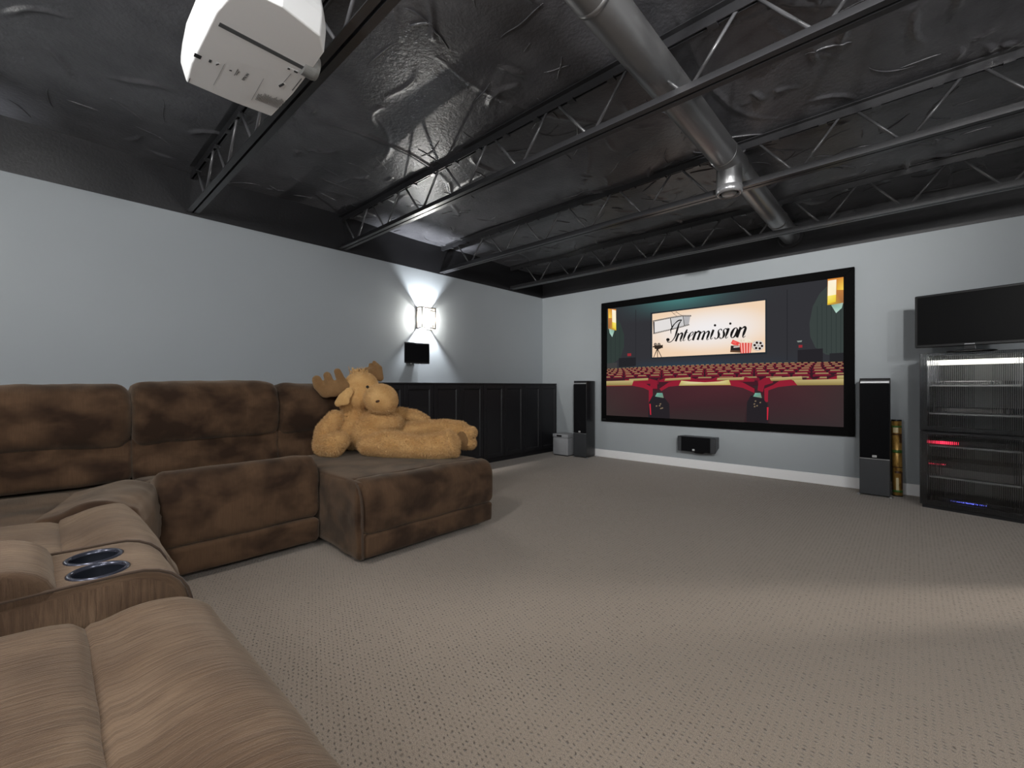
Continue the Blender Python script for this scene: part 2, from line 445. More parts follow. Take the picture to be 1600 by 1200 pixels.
# ------------------------------------------------------------------ open web joists
JY = [(-.44, -.30, 'black steel joist above the near seats of the sofa'),
      (.875, -.42, 'black steel joist right beside the white projector'),
      (2.175, -.00, 'black steel joist over the plush moose, second before the wall with the screen'.replace(', second before the wall with the screen', ' and the chaise')),
      (3.49, -.30, 'black steel joist beside the round air outlet of the duct'),
      (4.785, -.31, 'black steel joist closest to the projection screen wall')]
def joist(y, ph, label):
    t = thing('ceiling_joist', label, 'joist', (XL, y, 2.46), 0, 'open web joists under the deck')
    x0, x1 = XL, XR
    for s in (-1, 1):
        a = s * .007; L = [(y + a, 2.46), (y + s * .042, 2.46), (y + s * .042, 2.465), (y + s * .0125, 2.4655), (y + s * .0125, 2.512), (y + a, 2.512)]
        MB().prism(L, 'x', x0, x1).build('bottom_chord_angle', 'joist_paint', t, False)
        L = [(y + a, ZD - .004), (y + s * .045, ZD - .004), (y + s * .045, ZD - .010), (y + s * .0125, ZD - .010), (y + s * .0125, ZD - .058), (y + a, ZD - .058)]
        MB().prism(L, 'x', x0, x1).build('top_chord_angle', 'joist_paint', t, False)
    k = 0; p = .55; x = ph - math.floor((ph - x0) / p) * p
    first = None
    me_a = me_b = None
    while x < x1:
        for s, nm in ((-1, 'a'), (1, 'b')):
            xb = x + s * (.5 * p - .028); xt = x + s * .03
            if xb < x0 + .02 or xb > x1 - .02: continue
            o = MB().tube([(xb, y, 2.50), (xt, y, ZD - .03)], .0085, 8).build('web_rod', 'rod_paint', t, False, True)
        x += p
    # spacer blocks between the two top angles
    xs = x0 + .2
    m = None
    while xs < x1:
        o = box('spacer_block', -.022, .022, -.02, .02, -.006, .006, 'joist_paint')
        if m is None: m = o.data
        o.data = m; o.parent = t; o.location = (xs - XL, 0, ZD - .061 - 2.46)
        xs += .27
for a in JY: joist(*a)

# ------------------------------------------------------------------ duct
DX, DZ, DR = -.97, 2.648, .092
t = thing('air_duct', 'round grey metal duct running through the joists to the screen wall', 'duct', (DX, YB, DZ))
MB().tube([(DX, YR + .02, DZ), (DX, 3.24, DZ)], DR, 40, False).build('duct_pipe', 'duct_paint', t, False, True)
MB().tube([(DX, 3.24, DZ), (DX, 3.50, DZ)], DR + .004, 40, True).build('tee_joint', 'duct_paint', t, False, True, .003)
MB().tube([(DX, 3.50, DZ), (DX, YB - .002, DZ)], DR - .006, 40, False).build('duct_pipe', 'duct_paint', t, False, True)
for yy in (.35, 1.55, 3.23, 3.51, 4.9):
    MB().tube([(DX, yy - .012, DZ), (DX, yy + .012, DZ)], DR + (.003 if yy < 3.5 else -.001), 40).build('joint_band', 'duct_paint', t, False, True)
MB().lathe([(.115, YB - .012), (.125, YB - .004), (.125, YB - .001)], (DX, 0, DZ), 40, 'y').build('wall_flange', 'black_paint', t, False)
oc = (DX, 3.37, 0)
MB().lathe([(.084, DZ - .02), (.084, 2.455), (.082, 2.45)], oc, 40, 'z', (0, 0)).build('outlet_collar', 'duct_paint', t, False, True)
dif = MB().lathe([(.083, 2.456), (.090, 2.448), (.090, 2.425), (.086, 2.408), (.074, 2.400), (.066, 2.404), (.062, 2.425), (.058, 2.46)], oc, 40, 'z', (0, 1)).build('outlet_diffuser', 'duct_bright', t, False, True)
MB().lathe([(.052, 2.44), (.052, 2.408), (.044, 2.400), (.012, 2.397)], oc, 32).build('outlet_disc', 'duct_paint', dif, False, True)

# ------------------------------------------------------------------ projector
def projector():
    zb = 2.30; zt = 2.455
    t = thing('projector', 'white ceiling projector hanging beside a joist', 'projector', (-1.93, .58, zb))
    xa, xg, xe = -2.245, -1.80, -1.56; ya, yf = .30, .752
    ya = .425
    lo = [(xa, ya), (xa - .004, .60), (xa + .010, yf), (-2.0, yf + .006), (xg, yf), (-1.66, yf - .008), (xe - .03, .70), (xe, .56), (xe - .02, ya + .01), (-1.75, ya - .012), (-2.1, ya - .012)]
    cx, cy = -1.90, .60
    mid = [(cx + (x - cx) * 1.03, cy + (y - cy) * (1.03 if y > .5 else 1.10)) for x, y in lo]
    hi = [(cx + (x - cx) * 1.0, cy + (y - cy) * (1.0 if y > .5 else 1.08)) for x, y in lo]
    n = len(lo); m = MB(); lv = [(lo, zb + .0), (mid, zb + .075), (mid, zb + .10), (hi, zt)]
    vs = [(x, y, z) for L, z in lv for x, y in L]; fs = [tuple(range(n)), tuple(range(3 * n, 4 * n))]
    for k in range(3): fs += [(k * n + i, k * n + (i + 1) % n, (k + 1) * n + (i + 1) % n, (k + 1) * n + i) for i in range(n)]
    m.add(vs, fs).build('body', 'proj_white', t, False, False, .006, 3)
    LC = ony(492, 112, yf + .02); LC = (LC.x, 0, LC.z + .012)
    # groove between the halves
    box('groove', xg - .010, xg + .012, ya + .01, yf - .006, zb - .0012, zb + .004, 'proj_groove', t, False)
    # lens
    ln = MB().lathe([(.044, yf - .03), (.046, yf + .012), (.043, yf + .026), (.037, yf + .028), (.034, yf + .010)], LC, 36, 'y', (1, 0)).build('lens_ring', 'lens_grey', t, False, False)
    MB().lathe([(.034, yf + .008), (.024, yf + .014), (.006, yf + .017)], LC, 28, 'y').build('lens', 'lens_glass', ln, False, True)
    # mount
    MB().lathe([(.022, zt - .01), (.022, ZD - .02)], (-1.90, .52, 0), 20).build('mount_pole', 'steel_black', t, False, True)
    box('mount_plate', -2.0, -1.8, .42, .62, zt - .002, zt + .012, 'steel_black', t, False, .003)
    # prints on the housing, placed where the photograph shows them
    def q(px, py): v = onz(px, py, zb - .0012); return v
    def quad(name, pts, mat, par=t):
        vs = [tuple(q(*p)) for p in pts]; v2 = [(a, b, c + .0008) for a, b, c in vs]; n = len(vs)
        return MB().add(vs + v2, [tuple(range(n)), tuple(range(n, 2 * n))[::-1]] + [(i, (i + 1) % n, n + (i + 1) % n, n + i) for i in range(n)]).build(name, mat, par, False)
    Z = lambda x, y: (280 + x * .1375, 60 + y * .1375)
    quad('sensor_window', [Z(175, 165), Z(258, 205), Z(240, 240), Z(163, 205)], 'dark_plastic')
    quad('print_mark', [Z(345, 240), Z(372, 252), Z(358, 280), Z(332, 268)], 'proj_ink')
    a = quad('sticker', [Z(425, 268), Z(468, 292), Z(445, 326), Z(405, 306)], 'proj_pale')
    quad('sticker', [Z(1165, 495), Z(1215, 520), Z(1185, 575), Z(1120, 545)], 'proj_pale')
    quad('sticker', [Z(1235, 325), Z(1355, 378), Z(1345, 405), Z(1225, 350)], 'proj_pale')
    def ink(x0, y0, x1, y1, w, name='print_line'):
        d = Vector((x1 - x0, y1 - y0)); n = Vector((-d.y, d.x)).normalized() * w / 2
        f = lambda x, y: (q(*Z(x, y)))
        vs = [f(x0 + n.x, y0 + n.y), f(x1 + n.x, y1 + n.y), f(x1 - n.x, y1 - n.y), f(x0 - n.x, y0 - n.y)]
        vs = [(v.x, v.y, v.z - .0011) for v in vs]; v2 = [(v[0], v[1], v[2] + .001) for v in vs]
        return MB().add(vs + v2, [(0, 1, 2, 3), (7, 6, 5, 4), (0, 1, 5, 4), (1, 2, 6, 5), (2, 3, 7, 6), (3, 0, 4, 7)]).build(name, 'proj_ink', t, False)
    ink(418, 300, 452, 290, 12, 'print_mark'); ink(1135, 545, 1190, 515, 26, 'print_mark'); ink(1232, 340, 1258, 350, 18, 'print_mark'); ink(1305, 370, 1345, 388, 18, 'print_mark')
    ink(570, 360, 598, 368, 10, 'print_mark'); ink(625, 420, 668, 350, 5); ink(650, 415, 680, 375, 5)
    ink(1285, 590, 1390, 455, 7); ink(105, 500, 122, 450, 8)
    ink(1185, 500, 1270, 400, 3)
    # compliance text block, thin lines
    for k in range(22):
        x = 860 + k * 14.5; y = 640 + k * 5.8
        ln_ = (125 if k > 3 else 95) * random.uniform(.7, 1)
        ink(x + 6, y + 55, x + 6 + ln_ * .47, y + 55 - ln_ * .88, 3.2)
    for k in range(3): ink(390 + 555 * 0 + k * 0, 530, 515, 290, 2) if k == 0 else None
    ink(820, 700, 960, 455, 2)
    # brand lettering
    cu = bpy.data.curves.new('lettering', 'FONT'); cu.body = 'EPSON'; cu.size = 1; cu.extrude = .02
    to = bpy.data.objects.new('lettering', cu); C.objects.link(to)
    me = bpy.data.meshes.new_from_object(to.evaluated_get(bpy.context.evaluated_depsgraph_get())); bpy.data.objects.remove(to)
    a, b = q(*Z(735, 478)), q(*Z(795, 405)); up = q(*Z(700, 462)) - a
    ex = (b - a); wid = max(v.co.x for v in me.vertices); ex = ex / wid
    ey = (q(*Z(768, 492)) - a) * -1 * 1.15
    for v in me.vertices: v.co = a + ex * v.co.x + ey * v.co.y * 1.0 + Vector((0, 0, -.0014 + .001 * (v.co.z > 0)))
    link('lettering', me, 'proj_ink', t, False)
projector()

# ================================================================== wall cabinets
def cabinet(y0, y1, label):
    xf, zt = -4.12, 1.062; w_ = y1 - y0
    t = thing('cabinet', label, 'cabinet', (XL + .14, (y0 + y1) / 2, 0), 0, 'black two-door cabinets along the long wall')
    box('body', XL + .004, xf - .020, y0 + .001, y1 - .001, .06, zt - .02, 'cab_black', t, False)
    box('top', XL + .002, xf, y0 + .0005, y1 - .0005, zt - .02, zt, 'cab_black', t, False, .003)
    box('plinth', XL + .01, xf - .028, y0 + .001, y1 - .001, 0, .06, 'cab_black', t, False)
    for k in (0, 1):
        a = y0 + k * w_ / 2 + .002 + .001 * (1 - k); b = y0 + (k + 1) * w_ / 2 - .002 - .001 * k
        z0, z1 = .062, zt - .024; fr = .052
        m = MB()
        m.box(xf - .018, xf, a, a + fr, z0, z1).box(xf - .018, xf, b - fr, b, z0, z1)
        m.box(xf - .018, xf, a + fr, b - fr, z1 - fr, z1).box(xf - .018, xf, a + fr, b - fr, z0, z0 + fr)
        d = m.build('door', 'cab_black', t, False, False, .003)
        box('door_panel', xf - .017, xf - .0105, a + fr - .001, b - fr + .001, z0 + fr - .001, z1 - fr + .001, 'cab_black', d, False)
        # sloped inner moulding catching the light
        mo = MB()
        for (ya, yb, s) in ((a + fr, a + fr + .012, 1), (b - fr, b - fr - .012, -1)):
            mo.add([(xf - .001, ya, z0 + fr), (xf - .001, ya, z1 - fr), (xf - .0105, yb, z1 - fr - .012), (xf - .0105, yb, z0 + fr + .012)], [(0, 1, 2, 3)])
        for (za, zb_) in ((z0 + fr, z0 + fr + .012), (z1 - fr, z1 - fr - .012)):
            mo.add([(xf - .001, a + fr, za), (xf - .001, b - fr, za), (xf - .0105, b - fr - .012, zb_), (xf - .0105, a + fr + .012, zb_)], [(0, 1, 2, 3)])
        mo.build('door_moulding', 'cab_black', d, False)
cabinet(4.747, 5.535, 'black two-door cabinet in the corner by the screen wall')
cabinet(3.945, 4.745, 'black two-door cabinet second from the corner')
cabinet(3.143, 3.943, 'black two-door cabinet right below the box speaker and lit sconce')
cabinet(2.341, 3.141, 'black two-door cabinet partly hidden behind the plush moose')

# ================================================================== wall sconces
def sconce(yc, zc, label, watts):
    xw, d, hw, hh = XL, .105, .098, .122
    t = thing('wall_sconce', label, 'wall lamp', (XL, yc, zc))
    box('back_plate', xw + .001, xw + .010, yc - hw, yc + hw, zc - hh, zc + hh, 'white_trim', t, False)
    xf = xw + d
    def bar(a, b, r=.006, nm='frame_bar'): 
        x0, y0, z0 = [min(i, j) - r for i, j in zip(a, b)]; x1, y1, z1 = [max(i, j) + r for i, j in zip(a, b)]
        box(nm, x0, x1, y0, y1, z0, z1, 'sconce_metal', t, False)
    for z in (zc - hh, zc + hh):
        bar((xf, yc - hw, z), (xf, yc + hw, z)); 
        for s in (-1, 1): bar((xw + .01, yc + s * hw, z), (xf, yc + s * hw, z))
    for s in (-1, 1):
        bar((xf, yc + s * hw, zc - hh), (xf, yc + s * hw, zc + hh)); bar((xw + .008, yc + s * hw, zc - hh), (xw + .008, yc + s * hw, zc + hh))
    zt = zc + hh - .034
    bar((xf, yc - hw, zt), (xf, yc + hw, zt), .004, 'glass_lead')
    for k in (-1, 0, 1): bar((xf, yc + k * .048, zt), (xf, yc + k * .048, zc + hh), .0036, 'glass_lead')
    for s in (-1, 1):
        bar((xf, yc + s * .062, zc - hh), (xf, yc + s * .062, zt), .0030, 'glass_lead')
        bar((xf, yc + s * .028, zt - .05), (xf, yc + s * .028, zt), .0030, 'glass_lead')
        bar((xw + .01, yc + s * hw, zt), (xf, yc + s * hw, zt), .004, 'glass_lead')
        bar((xw + .055, yc + s * hw, zc - hh), (xw + .055, yc + s * hw, zc + hh), .0030, 'glass_lead')
    bar((xf, yc - hw, zc - hh + .03), (xf, yc + hw, zc - hh + .03), .0030, 'glass_lead')
    box('front_glass', xf - .004, xf, yc - hw, yc + hw, zc - hh, zc + hh, 'sconce_glass', t, False)
    for s in (-1, 1): box('side_glass', xw + .010, xf, yc + s * hw - .002, yc + s * hw + .002, zc - hh, zc + hh, 'sconce_glass', t, False)
    l = lamp('bulb', (0, 0, 0), watts, .022, (.93, .96, 1)); l.parent = t; l.location = (.055, 0, 0)
    return t
sconce(3.205, 1.848, 'lit stained glass wall sconce above the small black box speaker', 150)
sconce(-.72, 1.848, 'lit stained glass wall sconce on the wall behind the sofa corner', 48)

# small wall speaker
t = thing('wall_speaker', 'small black box speaker mounted below the lit sconce', 'speaker', (XL, 3.0, 1.41))
MB().prism([(XL + .03, 2.96), (XL + .03, 3.16), (-4.245, 3.175), (-4.285, 2.845)], 'z', 1.288, 1.532).build('cabinet_box', 'speaker_black', t, False, False, .006)
MB().prism([(-4.246, 3.165), (-4.285, 2.855), (-4.279, 2.855), (-4.240, 3.165)], 'z', 1.305, 1.518).build('front_grille', 'grille', t, False, False, .002)
box('wall_bracket', XL, XL + .04, 3.03, 3.09, 1.36, 1.46, 'steel_black', t, False)
for yy in (2.93, 3.05): MB().lathe([(.009, 1.280), (.009, 1.290)], (-4.275, yy, 0), 12).build('rubber_foot', 'silver', t, False)

# ================================================================== projection screen
def projection_screen():
    x0, x1, z0, z1 = -3.323, -.425, .517, 2.221; bw = .0875; yf = YB - .055
    t = thing('projection_screen', 'large wall screen in a wide black frame showing an Intermission cinema picture', 'screen', ((x0 + x1) / 2, YB, z0))
    k = yf / YB    # frame stands proud of the wall: keep its outline
    X = lambda x: x * k
    Zk = lambda z: CAMH + (z - CAMH) * k
    x0, x1, z0, z1 = X(x0), X(x1), Zk(z0), Zk(z1)
    m = MB()
    def bar(nm, pts): MB().prism(pts, 'y', yf, YB - .004).build(nm, 'screen_frame', t, False, False, .004)
    bar('frame_top', [(x0, z1), (x1, z1), (x1 - bw, z1 - bw), (x0 + bw, z1 - bw)]); bar('frame_bottom', [(x0, z0), (x1, z0), (x1 - bw, z0 + bw), (x0 + bw, z0 + bw)])
    bar('frame_side', [(x0, z0), (x0, z1), (x0 + bw, z1 - bw), (x0 + bw, z0 + bw)]); bar('frame_side', [(x1, z0), (x1, z1), (x1 - bw, z1 - bw), (x1 - bw, z0 + bw)])
    box('frame_logo', x0 + .02, x0 + .075, yf - .001, yf + .001, z0 + .025, z0 + .032, 'speaker_grey', t, False)
    yp = yf + .012
    px0, px1, pz0, pz1 = x0 + bw - .002, x1 - bw + .002, z0 + bw - .002, z1 - bw + .002
    V, F, COL = [], [], []; layer = [0]
    ZX = 0.2625
    def w(zx, zy):     # a point of the picture -> its place on the screen
        p = ony(930 + zx * ZX, 400 + zy * ZX, yp); return [min(max(p.x, px0), px1), min(max(p.z, pz0), pz1)]
    def poly(pts, cols, raw=False):
        layer[0] += 1; n = len(V); y = yp - layer[0] * .000018
        if not isinstance(cols, list): cols = [cols] * len(pts)
        for p in pts:
            q = p if raw else w(*p); V.append((q[0], y, q[1]))
        F.append(tuple(range(n, n + len(pts)))); COL.append([srgb(*c) for c in cols])
    def grid(corners, nx, nz, fn):   # smooth gradient field given in (u, v), v down
        layer[0] += 1; y = yp - layer[0] * .000018; n = len(V)
        for j in range(nz + 1):
            for i in range(nx + 1):
                u, v = i / nx, j / nz; V.append((px0 + (px1 - px0) * u, y, pz1 - (pz1 - pz0) * v))
        for j in range(nz):
            for i in range(nx):
                a = n + j * (nx + 1) + i; F.append((a, a + 1, a + nx + 2, a + nx + 1))
                COL.append([srgb(*fn((i + p) / nx, (j + q) / nz)) for p, q in ((0, 0), (1, 0), (1, 1), (0, 1))])
    def bg(u, v):
        g = lambda a, c, s: math.exp(-((a - c) / s) ** 2)
        teal = max(0, g(u, .38, .20)) * max(0, 1 - v / .16) if v < .16 else 0
        b = np.array([50, 50, 54.]) + np.array([20, 72, 66.]) * teal
        b += np.array([-4, 10, 20]) * g(v, .56, .05) * g(u, .45, .28)
        if v > .6: b = np.array([56, 40, 43]) * (1 - .2 * (v - .6))
        return np.clip(b, 0, 255)
    grid(None, 72, 60, bg)
    # curtained side walls with round arches
    poly([(68, 330), (110, 350), (150, 400), (172, 470), (172, 540), (150, 610), (68, 660)], (50, 60, 57))
    arc = [(1488, 130), (1400, 160), (1335, 225), (1295, 300), (1275, 400), (1280, 480), (1310, 545), (1370, 585), (1488, 600)]
    poly(arc, (58, 66, 64))
    for k in range(6): poly([(1320 + k * 28, 300 - k * 20), (1324 + k * 28, 300 - k * 20), (1324 + k * 28, 570 + k * 4), (1320 + k * 28, 570 + k * 4)], (48, 56, 55))
    for k in range(3): poly([(92 + k * 26, 430), (95 + k * 26, 430), (95 + k * 26, 640), (92 + k * 26, 640)], (44, 52, 51))
    poly([(1140, 200), (1145, 199), (1145, 620), (1140, 621)], (40, 40, 44)); poly([(240, 320), (243, 320), (243, 650), (240, 650)], (40, 40, 44))
    poly([(1205, 560), (1355, 550), (1355, 640), (1205, 645)], (38, 36, 40)); poly([(1395, 580), (1488, 575), (1488, 645), (1395, 648)], (40, 40, 43))
    poly([(140, 608), (240, 603), (240, 655), (140, 662)], (36, 36, 40)); poly([(68, 640), (130, 634), (130, 668), (68, 672)], (62, 62, 62))
    for (a, b) in ((1222, 538), (203, 588)): poly([(a - 11, b - 8), (a + 11, b - 9), (a + 11, b + 7), (a - 11, b + 8)], (150, 44, 52))
    poly([(1200, 505), (1232, 502), (1228, 512), (1206, 514)], (128, 138, 132))
    # lit screen inside the picture
    poly([(330, 338), (1022, 255), (1022, 584), (330, 612)], (38, 44, 50))
    sc = [(340, 345), (1012, 263), (1012, 572), (340, 604)]
    def blend(u, v):
        a = [sc[0][i] + (sc[1][i] - sc[0][i]) * u for i in (0, 1)]; b = [sc[3][i] + (sc[2][i] - sc[3][i]) * u for i in (0, 1)]
        return (a[0] + (b[0] - a[0]) * v, a[1] + (b[1] - a[1]) * v)
    layer[0] += 1; y = yp - layer[0] * .000018; n = len(V); nx, nz = 24, 12
    def sccol(u, v):
        e = min(1, math.hypot((u - .5) * 1.25, (v - .47) * 1.6) / .78) ** 2.2
        return np.array([240, 236, 236]) * (1 - e) + np.array([240, 210, 180]) * e
    for j in range(nz + 1):
        for i in range(nx + 1):
            q = w(*blend(i / nx, j / nz)); V.append((q[0], y, q[1]))
    for j in range(nz):
        for i in range(nx):
            a = n + j * (nx + 1) + i; F.append((a, a + 1, a + nx + 2, a + nx + 1))
            COL.append([srgb(*sccol((i + p) / nx, (j + q) / nz)) for p, q in ((0, 0), (1, 0), (1, 1), (0, 1))])
    # coordinates of the close view of that lit screen -> picture coordinates
    def c4(x, y): return ((1010 + x * .125 - 930) / ZX, (460 + y * .125 - 400) / ZX)
    def P4(pts, col): poly([c4(*p) for p in pts], col)
    def stroke(pts, wid, col, n=18):
        pts = catmull(pts, n, False); wid = np.interp(np.linspace(0, 1, n), np.linspace(0, 1, len(wid)), wid)
        T = np.gradient(pts, axis=0); T /= np.linalg.norm(T, axis=1)[:, None] + 1e-9
        N = np.stack([-T[:, 1], T[:, 0]], 1) * wid[:, None] / 2
        l, r = pts + N, pts - N; layer[0] += 1
        for i in range(n - 1):
            layer[0] -= 1; P4([l[i], l[i + 1], r[i + 1], r[i]], col)
        layer[0] += 1
    def disc(cx, cy, rx, ry, col, n=20): P4([(cx + rx * math.cos(2 * PI * k / n), cy + ry * math.sin(2 * PI * k / n)) for k in range(n)], col)
    INK = (26, 25, 25); GR = (92, 90, 90)
    # film strip
    P4([(85, 345), (300, 300), (460, 275), (550, 270), (528, 385), (420, 410), (300, 440), (90, 490)], (226, 222, 220))
    P4([(310, 300), (460, 275), (475, 395), (330, 432)], (204, 202, 202)); P4([(465, 275), (550, 270), (528, 385), (480, 395)], (178, 176, 178))
    for a, b in (((80, 335), (300, 292)), ((300, 292), (450, 268)), ((450, 268), (560, 268))): stroke([a, b], [16, 16], (92, 88, 86), 4)
    for a, b in (((85, 490), (300, 440)), ((300, 440), (440, 405)), ((440, 405), (535, 378))): stroke([a, b], [15, 15], (104, 100, 98), 4)
    for k in range(22):
        f = k / 21; x = 95 + 440 * f
        yt = np.interp(x, [80, 300, 450, 560], [335, 292, 268, 268]); yb = np.interp(x, [85, 300, 440, 535], [490, 440, 405, 378])
        P4([(x, yt - 4), (x + 8, yt - 5), (x + 8, yt + 3), (x, yt + 4)], (214, 206, 198)); P4([(x, yb - 4), (x + 8, yb - 5), (x + 8, yb + 3), (x, yb + 4)], (214, 206, 198))
    P4([(82, 345), (102, 341), (104, 485), (90, 490)], (74, 70, 70)); P4([(296, 300), (306, 298), (330, 440), (318, 440)], INK); P4([(455, 275), (463, 274), (480, 392), (472, 394)], (50, 48, 48))
    stroke([(315, 215), (350, 250), (385, 272)], [5, 4], (104, 86, 78)); stroke([(370, 215), (410, 245), (455, 268)], [6, 4], (96, 76, 68)); stroke([(340, 240), (375, 228)], [4, 4], (150, 110, 100), 5)
    # the word, drawn with a broad nib
    SL = .36
    def base(x): return 593 - (x - 270) * .0625
    def gl(x, parts, h):          # x: foot of the glyph, coordinates in x heights, slanted
        for pts, wd in parts:
            stroke([(x + (a * 1.38 * h) + SL * b * h, base(x) - b * h) for a, b in pts], [q * h / 104 for q in wd], INK, 24)
    def H(x): return 104 + (x - 370) * .038
    ST = ([(0, .99), (0, .5), (0, 0)], [24, 25, 25])
    def arch(o, end):
        p = [(o + .02, .58), (o + .13, .86), (o + .25, 1.0), (o + .34, .96), (o + .37, .80), (o + .37, .45)]; wd = [4, 6, 11, 20, 25, 25]
        if end: return (p + [(o + .37, .14), (o + .41, .01), (o + .47, .02), (o + .54, .16)], wd + [25, 15, 7, 4])
        return (p + [(o + .37, .0)], wd + [25])
    stem = ([(0, .99), (0, .5), (0, .14), (.04, .01), (.10, .02), (.17, .16)], [23, 25, 25, 15, 7, 4])
    sG = [([(.27, .84), (.25, .97), (.15, 1.0), (.06, .88), (.08, .70), (.18, .46), (.20, .18), (.11, .01), (.0, .02), (-.04, .16)], [13, 10, 7, 15, 23, 26, 20, 9, 8, 14])]
    gl(366, [ST, arch(0, True)], H(366))
    gl(455, [([(.02, 1.36), (0, .9), (0, .5), (0, .14), (.04, .01), (.10, .02), (.18, .16)], [12, 24, 25, 25, 15, 7, 4]), ([(-.13, .97), (.20, .99)], [6, 6])], H(455))
    gl(513, [([(.03, .46), (.17, .55), (.26, .74), (.25, .93), (.16, 1.0), (.06, .86), (.0, .55), (.02, .20), (.10, .0), (.19, .03), (.28, .18)], [4, 5, 9, 12, 8, 16, 25, 25, 13, 7, 4])], H(513))
    gl(580, [ST, ([(.02, .58), (.10, .84), (.19, .98), (.26, .99), (.29, .88)], [4, 6, 12, 20, 18])], H(580))
    gl(640, [ST, arch(0, False), arch(.37, True)], H(640) * .95)
    for x in (797, 985): gl(x, [stem], H(x)); disc(x + SL * 1.46 * H(x) - 2, base(x) - 1.44 * H(x), 15, 15, INK)
    gl(856, sG, H(856)); gl(920, sG, H(920))
    gl(1048, [([(.17, 1.0), (.05, .88), (-.01, .55), (.01, .2), (.11, .0)], [6, 18, 27, 22, 7]), ([(.11, .0), (.24, .10), (.32, .42), (.30, .78), (.17, 1.0)], [6, 16, 27, 22, 6])], H(1048))
    gl(1132, [ST, arch(0, True)], H(1132))
    # capital I with its swash
    stroke([(440, 322), (408, 372), (384, 450), (358, 530), (318, 585), (283, 598), (258, 588)], [8, 16, 24, 22, 13, 9, 12], INK, 26)
    disc(270, 566, 22, 20, INK)
    stroke([(445, 320), (400, 328), (350, 372), (318, 420), (306, 448), (308, 492)], [13, 15, 10, 16, 14, 5], INK, 22)
    # film camera on a tripod
    K2 = (48, 40, 34)
    P4([(95, 640), (185, 632), (190, 672), (150, 688), (105, 680)], K2); P4([(80, 648), (100, 646), (100, 660), (80, 664)], K2)
    P4([(180, 645), (198, 630), (206, 632), (206, 672), (198, 672), (182, 662)], K2)
    for cx in (114, 158): disc(cx, 625, 19, 18, (86, 76, 68)); disc(cx, 625, 9, 9, (160, 148, 136))
    for a, b in (((132, 690), (92, 788)), ((138, 690), (140, 785)), ((144, 690), (190, 782))): stroke([a, b], [10, 7], K2, 4)
    disc(138, 692, 13, 10, K2)
    # clapper board, striped box, reel
    P4([(1056, 612), (1080, 566), (1165, 600), (1150, 640), (1090, 632)], (226, 72, 68)); P4([(1072, 606), (1088, 578), (1130, 596), (1118, 622)], (240, 104, 98))
    P4([(1056, 640), (1178, 642), (1178, 728), (1050, 722)], (44, 38, 38)); P4([(1050, 700), (1172, 704), (1172, 728), (1048, 722)], (96, 70, 52))
    P4([(1092, 650), (1168, 645), (1166, 660), (1090, 668)], (206, 196, 190))
    P4([(1162, 604), (1320, 606), (1305, 730), (1180, 738)], (214, 72, 62))
    for k in range(4):
        a = 1178 + k * 37; b = 1190 + k * 31; P4([(a, 605), (a + 17, 605), (b + 14, 734 - k), (b, 735 - k)], (250, 180, 170))
    for k in range(16): disc(1175 + random.uniform(0, 130), 590 + random.uniform(-30, 14), 12, 9, random.choice([(236, 226, 200), (226, 214, 186), (240, 232, 212)]), 10)
    disc(1395, 640, 76, 64, (176, 160, 150), 30); disc(1398, 637, 74, 62, (216, 208, 202), 30)
    for k in range(6):
        a = k * PI / 3 + .12; disc(1400 + 46 * math.cos(a), 640 + 39 * math.sin(a), 16, 15, (36, 22, 20), 14)
    disc(1402, 642, 13, 12, (170, 166, 166), 14)
    # wall lamps of the auditorium
    for (x, y, sx, sy, flip) in ((1412, 132, 1, 1, 1), (112, 312, .46, .82, -1)):
        L = lambda a, b: (x + a * sx * flip, y + b * sy)
        poly([L(-28, 6), L(76, -8), L(74, 150), L(-30, 160)], [(224, 140, 60), (214, 140, 66), (150, 104, 66), (220, 180, 60)])
        poly([L(26, 6), L(70, 0), L(68, 70), L(26, 70)], [(206, 132, 60), (222, 160, 66), (250, 214, 90), (230, 180, 60)])
        poly([L(-26, 16), L(24, 8), L(22, 100), L(-28, 108)], [(252, 240, 214), (255, 244, 220), (252, 238, 196), (255, 244, 214)])
        poly([L(-28, 106), L(22, 98), L(20, 142), L(-28, 152)], [(250, 236, 120), (244, 220, 80), (230, 196, 52), (236, 210, 60)])
        poly([L(-8, 160), L(64, 146), L(56, 178), L(22, 208)], [(130, 168, 150), (170, 186, 172), (160, 200, 184), (186, 216, 204)])
    # rows of cinema seats, far to near
    RED, DRK, YEL = (112, 28, 46), (54, 28, 36), (150, 128, 90)
    def yl(t): return 700 - t * 0
    rows = [(.555, .018, 46), (.566, .020, 38), (.578, .024, 31), (.592, .028, 25), (.608, .033, 20), (.628, .042, 15), (.655, .055, 11)]
    def uvp(u, v): return [px0 + (px1 - px0) * min(max(u, 0), 1), pz1 - (pz1 - pz0) * v]
